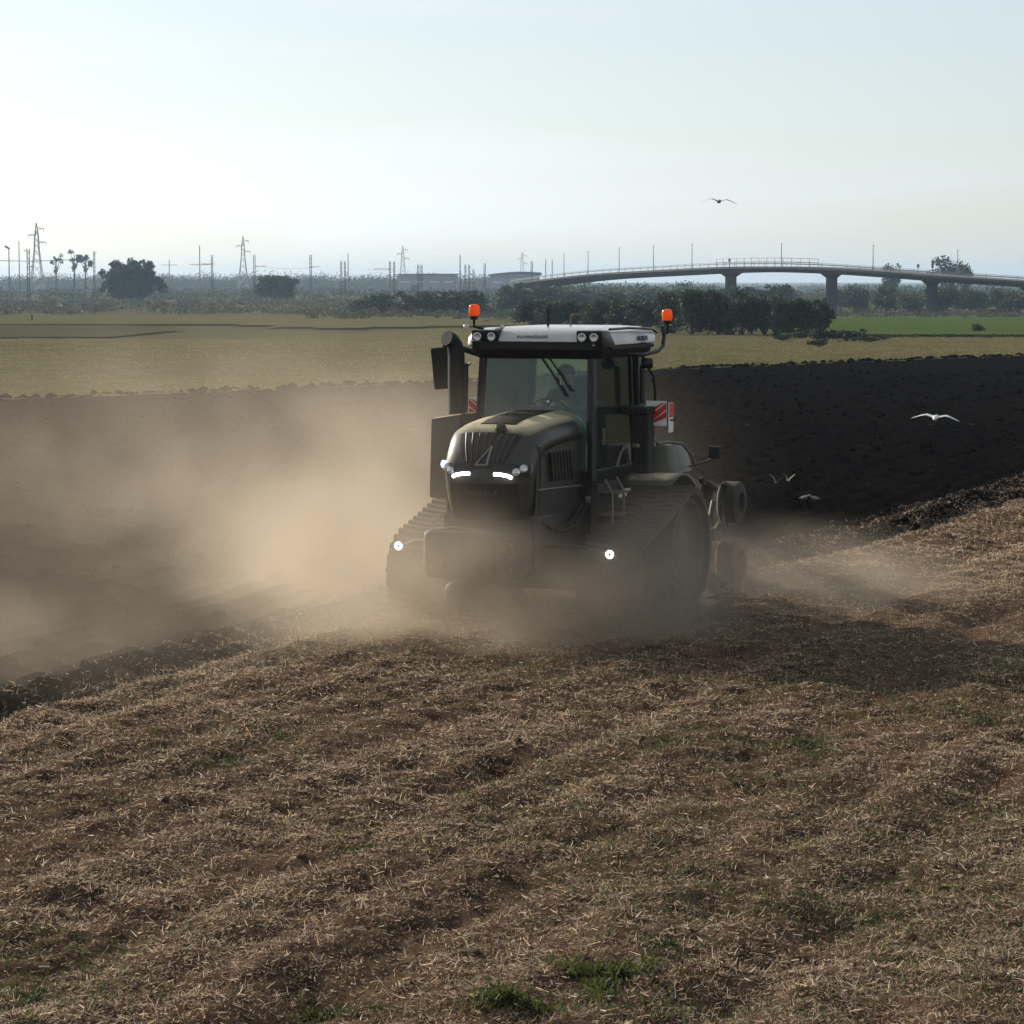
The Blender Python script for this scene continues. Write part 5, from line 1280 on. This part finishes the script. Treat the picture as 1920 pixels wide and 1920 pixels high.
def shed(px0, px1, top, Y, label, arch, depth=40):
    g = float(tz(Y)); x0, x1_ = X(px0, Y), X(px1, Y); h = at(px0, top, Y).z - g; w = x1_ - x0
    e = empty('warehouse', ((x0 + x1_) / 2, Y, g))
    MB().box((0, depth / 2, (h - 1) / 2 - 0.25), (w, depth, h - 0.5)).build('wall', WALLM, e)
    ro = MB().loft([[(-w / 2 - 1 + (w + 2) * t, -1, h - 0.5 + arch * math.sin(math.pi * min(t * 1.6, 1) * 0.5 + (0 if t < .62 else (t - .62) * 2.2))) for t in np.linspace(0, 1, 9)] + [(w / 2 + 1, -1, h - 0.9), (-w / 2 - 1, -1, h - 0.9)],
                    [(-w / 2 - 1 + (w + 2) * t, depth, h - 0.5 + arch * math.sin(math.pi * min(t * 1.6, 1) * 0.5 + (0 if t < .62 else (t - .62) * 2.2))) for t in np.linspace(0, 1, 9)] + [(w / 2 + 1, depth, h - 0.9), (-w / 2 - 1, depth, h - 0.9)]]).build('roof', ROOFM, e)
    n_ = max(3, int(w // 8))
    for k in range(n_):
        MB().box((-w / 2 + w * (k + 0.5) / n_, -0.12, h * 0.55), (w / n_ * 0.6, 0.2, 0.9)).build('window_band', LITE, e)
    MB().box((-w * 0.2, -0.12, 2.2), (4.5, 0.2, 4.4)).build('door', ROOFM, e)
    return tag(e, label, 'warehouse')
shed(747, 856, 512, 1500, 'long low shed with a flat dark roof on the skyline', 0.2)
shed(918, 1012, 513, 1500, 'grey shed with a gently curved roof at the foot of the bridge ramp', 1.6)

# ================================================================== gulls
GULL = mat('gull_white', (0.78, 0.78, 0.76), 0.8, color2=(0.45, 0.47, 0.50), vscale=3)
GULLT = mat('gull_dusty', (0.26, 0.23, 0.19), 0.9)
GULLD = mat('gull_grey', (0.30, 0.31, 0.33), 0.8, color2=(0.12, 0.12, 0.13), vscale=4)
def gull_mesh(name, m, dihedral, droop, span=1.25):
    """one skin lofted from wing tip over the body to wing tip; x = span, -y = forward"""
    st = [(-1, .05, .004, -.10), (-.82, .10, .007, -.06), (-.6, .14, .010, -.02), (-.40, .175, .014, 0), (-.22, .19, .020, 0), (-.12, .20, .032, 0), (-.075, .34, .075, .02), (-.045, .46, .115, .02), (0, .54, .135, .02)]
    st = st + [(-a, b, c, d) for a, b, c, d in st[-2::-1]]
    rings = []
    for f, ch, th, sweep in st:
        a = abs(f); z = dihedral * min(a, 0.45) / 0.45 - droop * max(a - 0.45, 0) / 0.55
        if a < 0.09: z = 0
        yc = 0.05 + (-0.0) - sweep * 0 + (0.10 * max(a - 0.45, 0) / 0.55) - (0.07 * min(a, .45) / .45)
        ring = []
        for q in range(12):
            an = 2 * math.pi * q / 12
            yy = math.cos(an) * ch / 2; zz = math.sin(an) * th / 2 * (1 - 0.45 * (yy / (ch / 2)) if a > 0.09 else (1 - 0.5 * abs(yy / (ch / 2)) ** 2))
            ring.append((f * span / 2, yc + yy, z + zz))
        rings.append(ring)
    o = MB().loft(rings).build(name, m, smooth=True); me = o.data; bpy.data.objects.remove(o); return me
def gull(px, py, Y, me, rz, roll, sc, label, z=None, tilt=R(8)):
    o = link(bpy.data.objects.new('gull', me)); o.location = at(px, py, Y) if z is None else on_ground(px, py) + Vector((0, 0, z))
    o.rotation_euler = (tilt, roll, rz); o.scale = (sc, sc, sc)
    return tag(o, label, 'bird', 'gulls around the plough')
g1 = gull_mesh('gull', GULLD, 0.10, 0.16); g2 = gull_mesh('gull', GULL, 0.06, 0.11); g3 = gull_mesh('gull', GULLT, 0.34, -0.22); g4 = gull_mesh('gull', GULLT, 0.04, 0.06)
gull(1348, 378, 92, g1, R(-14), R(4), 1.0, 'gull gliding high against the sky above the bridge')
gull(1755, 782, 66, g2, R(160), R(-3), 0.95, 'white gull flying low over the ploughed soil, wings spread wide', tilt=R(-10))
gull(1361, 909, 52, g4, R(170), R(2), 0.34, 'small pale gull skimming the soil just behind the plough')
gull(1455, 905, 48, g3, R(150), R(-8), 0.24, 'gull with raised wings landing on the soil')
gull(1478, 901, 50, g3, R(30), R(6), 0.24, 'gull with raised wings beside another landing gull')
# standing gulls
def standing(px, py, sc, rz, label):
    p = on_ground(px, py); p.z = float(h_plough(np.array([p.x]), np.array([p.y]))[0]) + 0.03
    e = empty('gull', p, rz); e.scale = (sc, sc, sc)
    prof = [(-0.26, .012, .12), (-0.2, .03, .13), (-.1, .07, .145), (0.0, .088, .16), (.1, .075, .18), (.16, .05, .22), (.19, .042, .26), (.225, .040, .285), (.26, .02, .282), (.31, .006, .272)]
    rings = [[(math.cos(2 * math.pi * q / 10) * r_, -y_, z_ + math.sin(2 * math.pi * q / 10) * r_) for q in range(10)] for y_, r_, z_ in prof]
    MB().loft(rings).build('body', GULLT, e, smooth=True)
    for s in (-1, 1):
        MB().tube([(s * .03, 0, .10), (s * .03, 0, 0.0), (s * .03, -.05, -.005)], .008, 5).build('leg', P_AMBER if False else BARK, e)
        MB().loft([[(s * .085, -.08, .19), (s * .095, -.08, .15)], [(s * .098, .05, .18), (s * .10, .05, .12)], [(s * .05, .30, .13), (s * .05, .30, .11)]], cap=False, closed=False).build('wing', GULLD, e)
    return tag(e, label, 'bird', 'gulls around the plough')
standing(1508, 940, 0.40, R(60), 'gull standing on the soil, left one of a close pair')
standing(1527, 941, 0.42, R(-70), 'gull standing on the soil, right one of a close pair')

# ================================================================== air: far haze and the dust raised by the tracks
def box_mesh(name, lo, hi):
    mb = MB(); c = [(a + b) / 2 for a, b in zip(lo, hi)]; s = [b - a for a, b in zip(lo, hi)]
    return mb.box(c, s).build(name, None)
hz = box_mesh('haze', (-4800, -300, -11), (4800, 8400, 36))
m = bpy.data.materials.new('haze_air'); nt, n, l = nodes_of(m)
out = n.new('ShaderNodeOutputMaterial'); pv = n.new('ShaderNodeVolumePrincipled')
pv.inputs['Color'].default_value = (0.54, 0.74, 0.98, 1)
pv.inputs['Density'].default_value = 0.00013
pv.inputs['Anisotropy'].default_value = 0.25
l.new(pv.outputs[0], out.inputs['Volume'])
hz.data.materials.append(m)
tag(hz, 'thin bluish haze over the far plain', 'haze', kind='stuff')

PUFFS = [  # centre, radii, density
    ((-3.4, 36.0, 0.4), (4.0, 6.0, 1.9), 0.05),
    ((-2.4, 33.6, 0.3), (2.3, 3.0, 1.7), 0.44),
    ((-9.5, 36.0, 0.3), (8.5, 12.0, 2.4), 0.010),
    ((-1.3, 29.6, 0.3), (2.5, 2.3, 1.7), 0.44),
    ((0.6, 29.5, 0.1), (2.3, 2.1, 1.4), 0.46),
    ((1.5, 29.8, 0.5), (1.9, 1.7, 1.5), 0.30),
    ((0.8, 31.6, 1.0), (2.4, 2.4, 1.9), 0.06),
    ((-1.6, 34.8, 1.5), (2.6, 3.0, 1.7), 0.10),
    ((-0.7, 30.4, 1.8), (1.8, 1.8, 1.5), 0.05),
    ((3.4, 33.8, 0.0), (3.2, 3.4, 1.1), 0.26),
    ((3.8, 29.0, 0.0), (3.4, 2.6, 0.8), 0.025),
    ((-5.4, 27.8, 0.0), (4.4, 4.6, 1.3), 0.075),
    ((-4.0, 44.0, 1.0), (9.0, 12.0, 3.0), 0.03),
]
du = box_mesh('drifting_dust', (-17, 23.5, -0.35), (8.5, 56, 4.2))
m = bpy.data.materials.new('dust_air'); nt, n, l = nodes_of(m)
out = n.new('ShaderNodeOutputMaterial'); pv = n.new('ShaderNodeVolumePrincipled')
pv.inputs['Color'].default_value = (0.76, 0.65, 0.515, 1)
pv.inputs['Anisotropy'].default_value = 0.5
tc = n.new('ShaderNodeTexCoord')
total = None
for c, r_, rho in PUFFS:
    sub = n.new('ShaderNodeVectorMath'); sub.operation = 'SUBTRACT'; sub.inputs[1].default_value = c
    mul = n.new('ShaderNodeVectorMath'); mul.operation = 'MULTIPLY'; mul.inputs[1].default_value = tuple(1 / q for q in r_)
    dot = n.new('ShaderNodeVectorMath'); dot.operation = 'DOT_PRODUCT'
    inv = n.new('ShaderNodeMath'); inv.operation = 'SUBTRACT'; inv.inputs[0].default_value = 1.0; inv.use_clamp = True
    sq = n.new('ShaderNodeMath'); sq.operation = 'MULTIPLY'
    ma = n.new('ShaderNodeMath'); ma.operation = 'MULTIPLY_ADD'; ma.inputs[1].default_value = rho
    ma.inputs[2].default_value = 0.0
    l.new(tc.outputs['Object'], sub.inputs[0]); l.new(sub.outputs[0], mul.inputs[0])
    l.new(mul.outputs[0], dot.inputs[0]); l.new(mul.outputs[0], dot.inputs[1])
    l.new(dot.outputs['Value'], inv.inputs[1]); l.new(inv.outputs[0], sq.inputs[0]); l.new(inv.outputs[0], sq.inputs[1])
    l.new(sq.outputs[0], ma.inputs[0])
    if total is not None: l.new(total.outputs[0], ma.inputs[2])
    total = ma
nz = n.new('ShaderNodeTexNoise'); nz.inputs['Scale'].default_value = 0.62; nz.inputs['Detail'].default_value = 3.5; nz.inputs['Distortion'].default_value = 0.6
mr = n.new('ShaderNodeMapRange'); mr.inputs['From Min'].default_value = 0.33; mr.inputs['From Max'].default_value = 0.66
mr.inputs['To Min'].default_value = 0.1; mr.inputs['To Max'].default_value = 1.9
fin = n.new('ShaderNodeMath'); fin.operation = 'MULTIPLY'
l.new(tc.outputs['Object'], nz.inputs['Vector']); l.new(nz.outputs['Fac'], mr.inputs['Value'])
l.new(total.outputs[0], fin.inputs[0]); l.new(mr.outputs[0], fin.inputs[1])
l.new(fin.outputs[0], pv.inputs['Density']); l.new(pv.outputs[0], out.inputs['Volume'])
try: m.cycles.volume_step_rate = 0.7
except Exception: pass
du.data.materials.append(m)
tag(du, 'tan dust cloud raised around and behind the tractor', 'dust', kind='stuff')
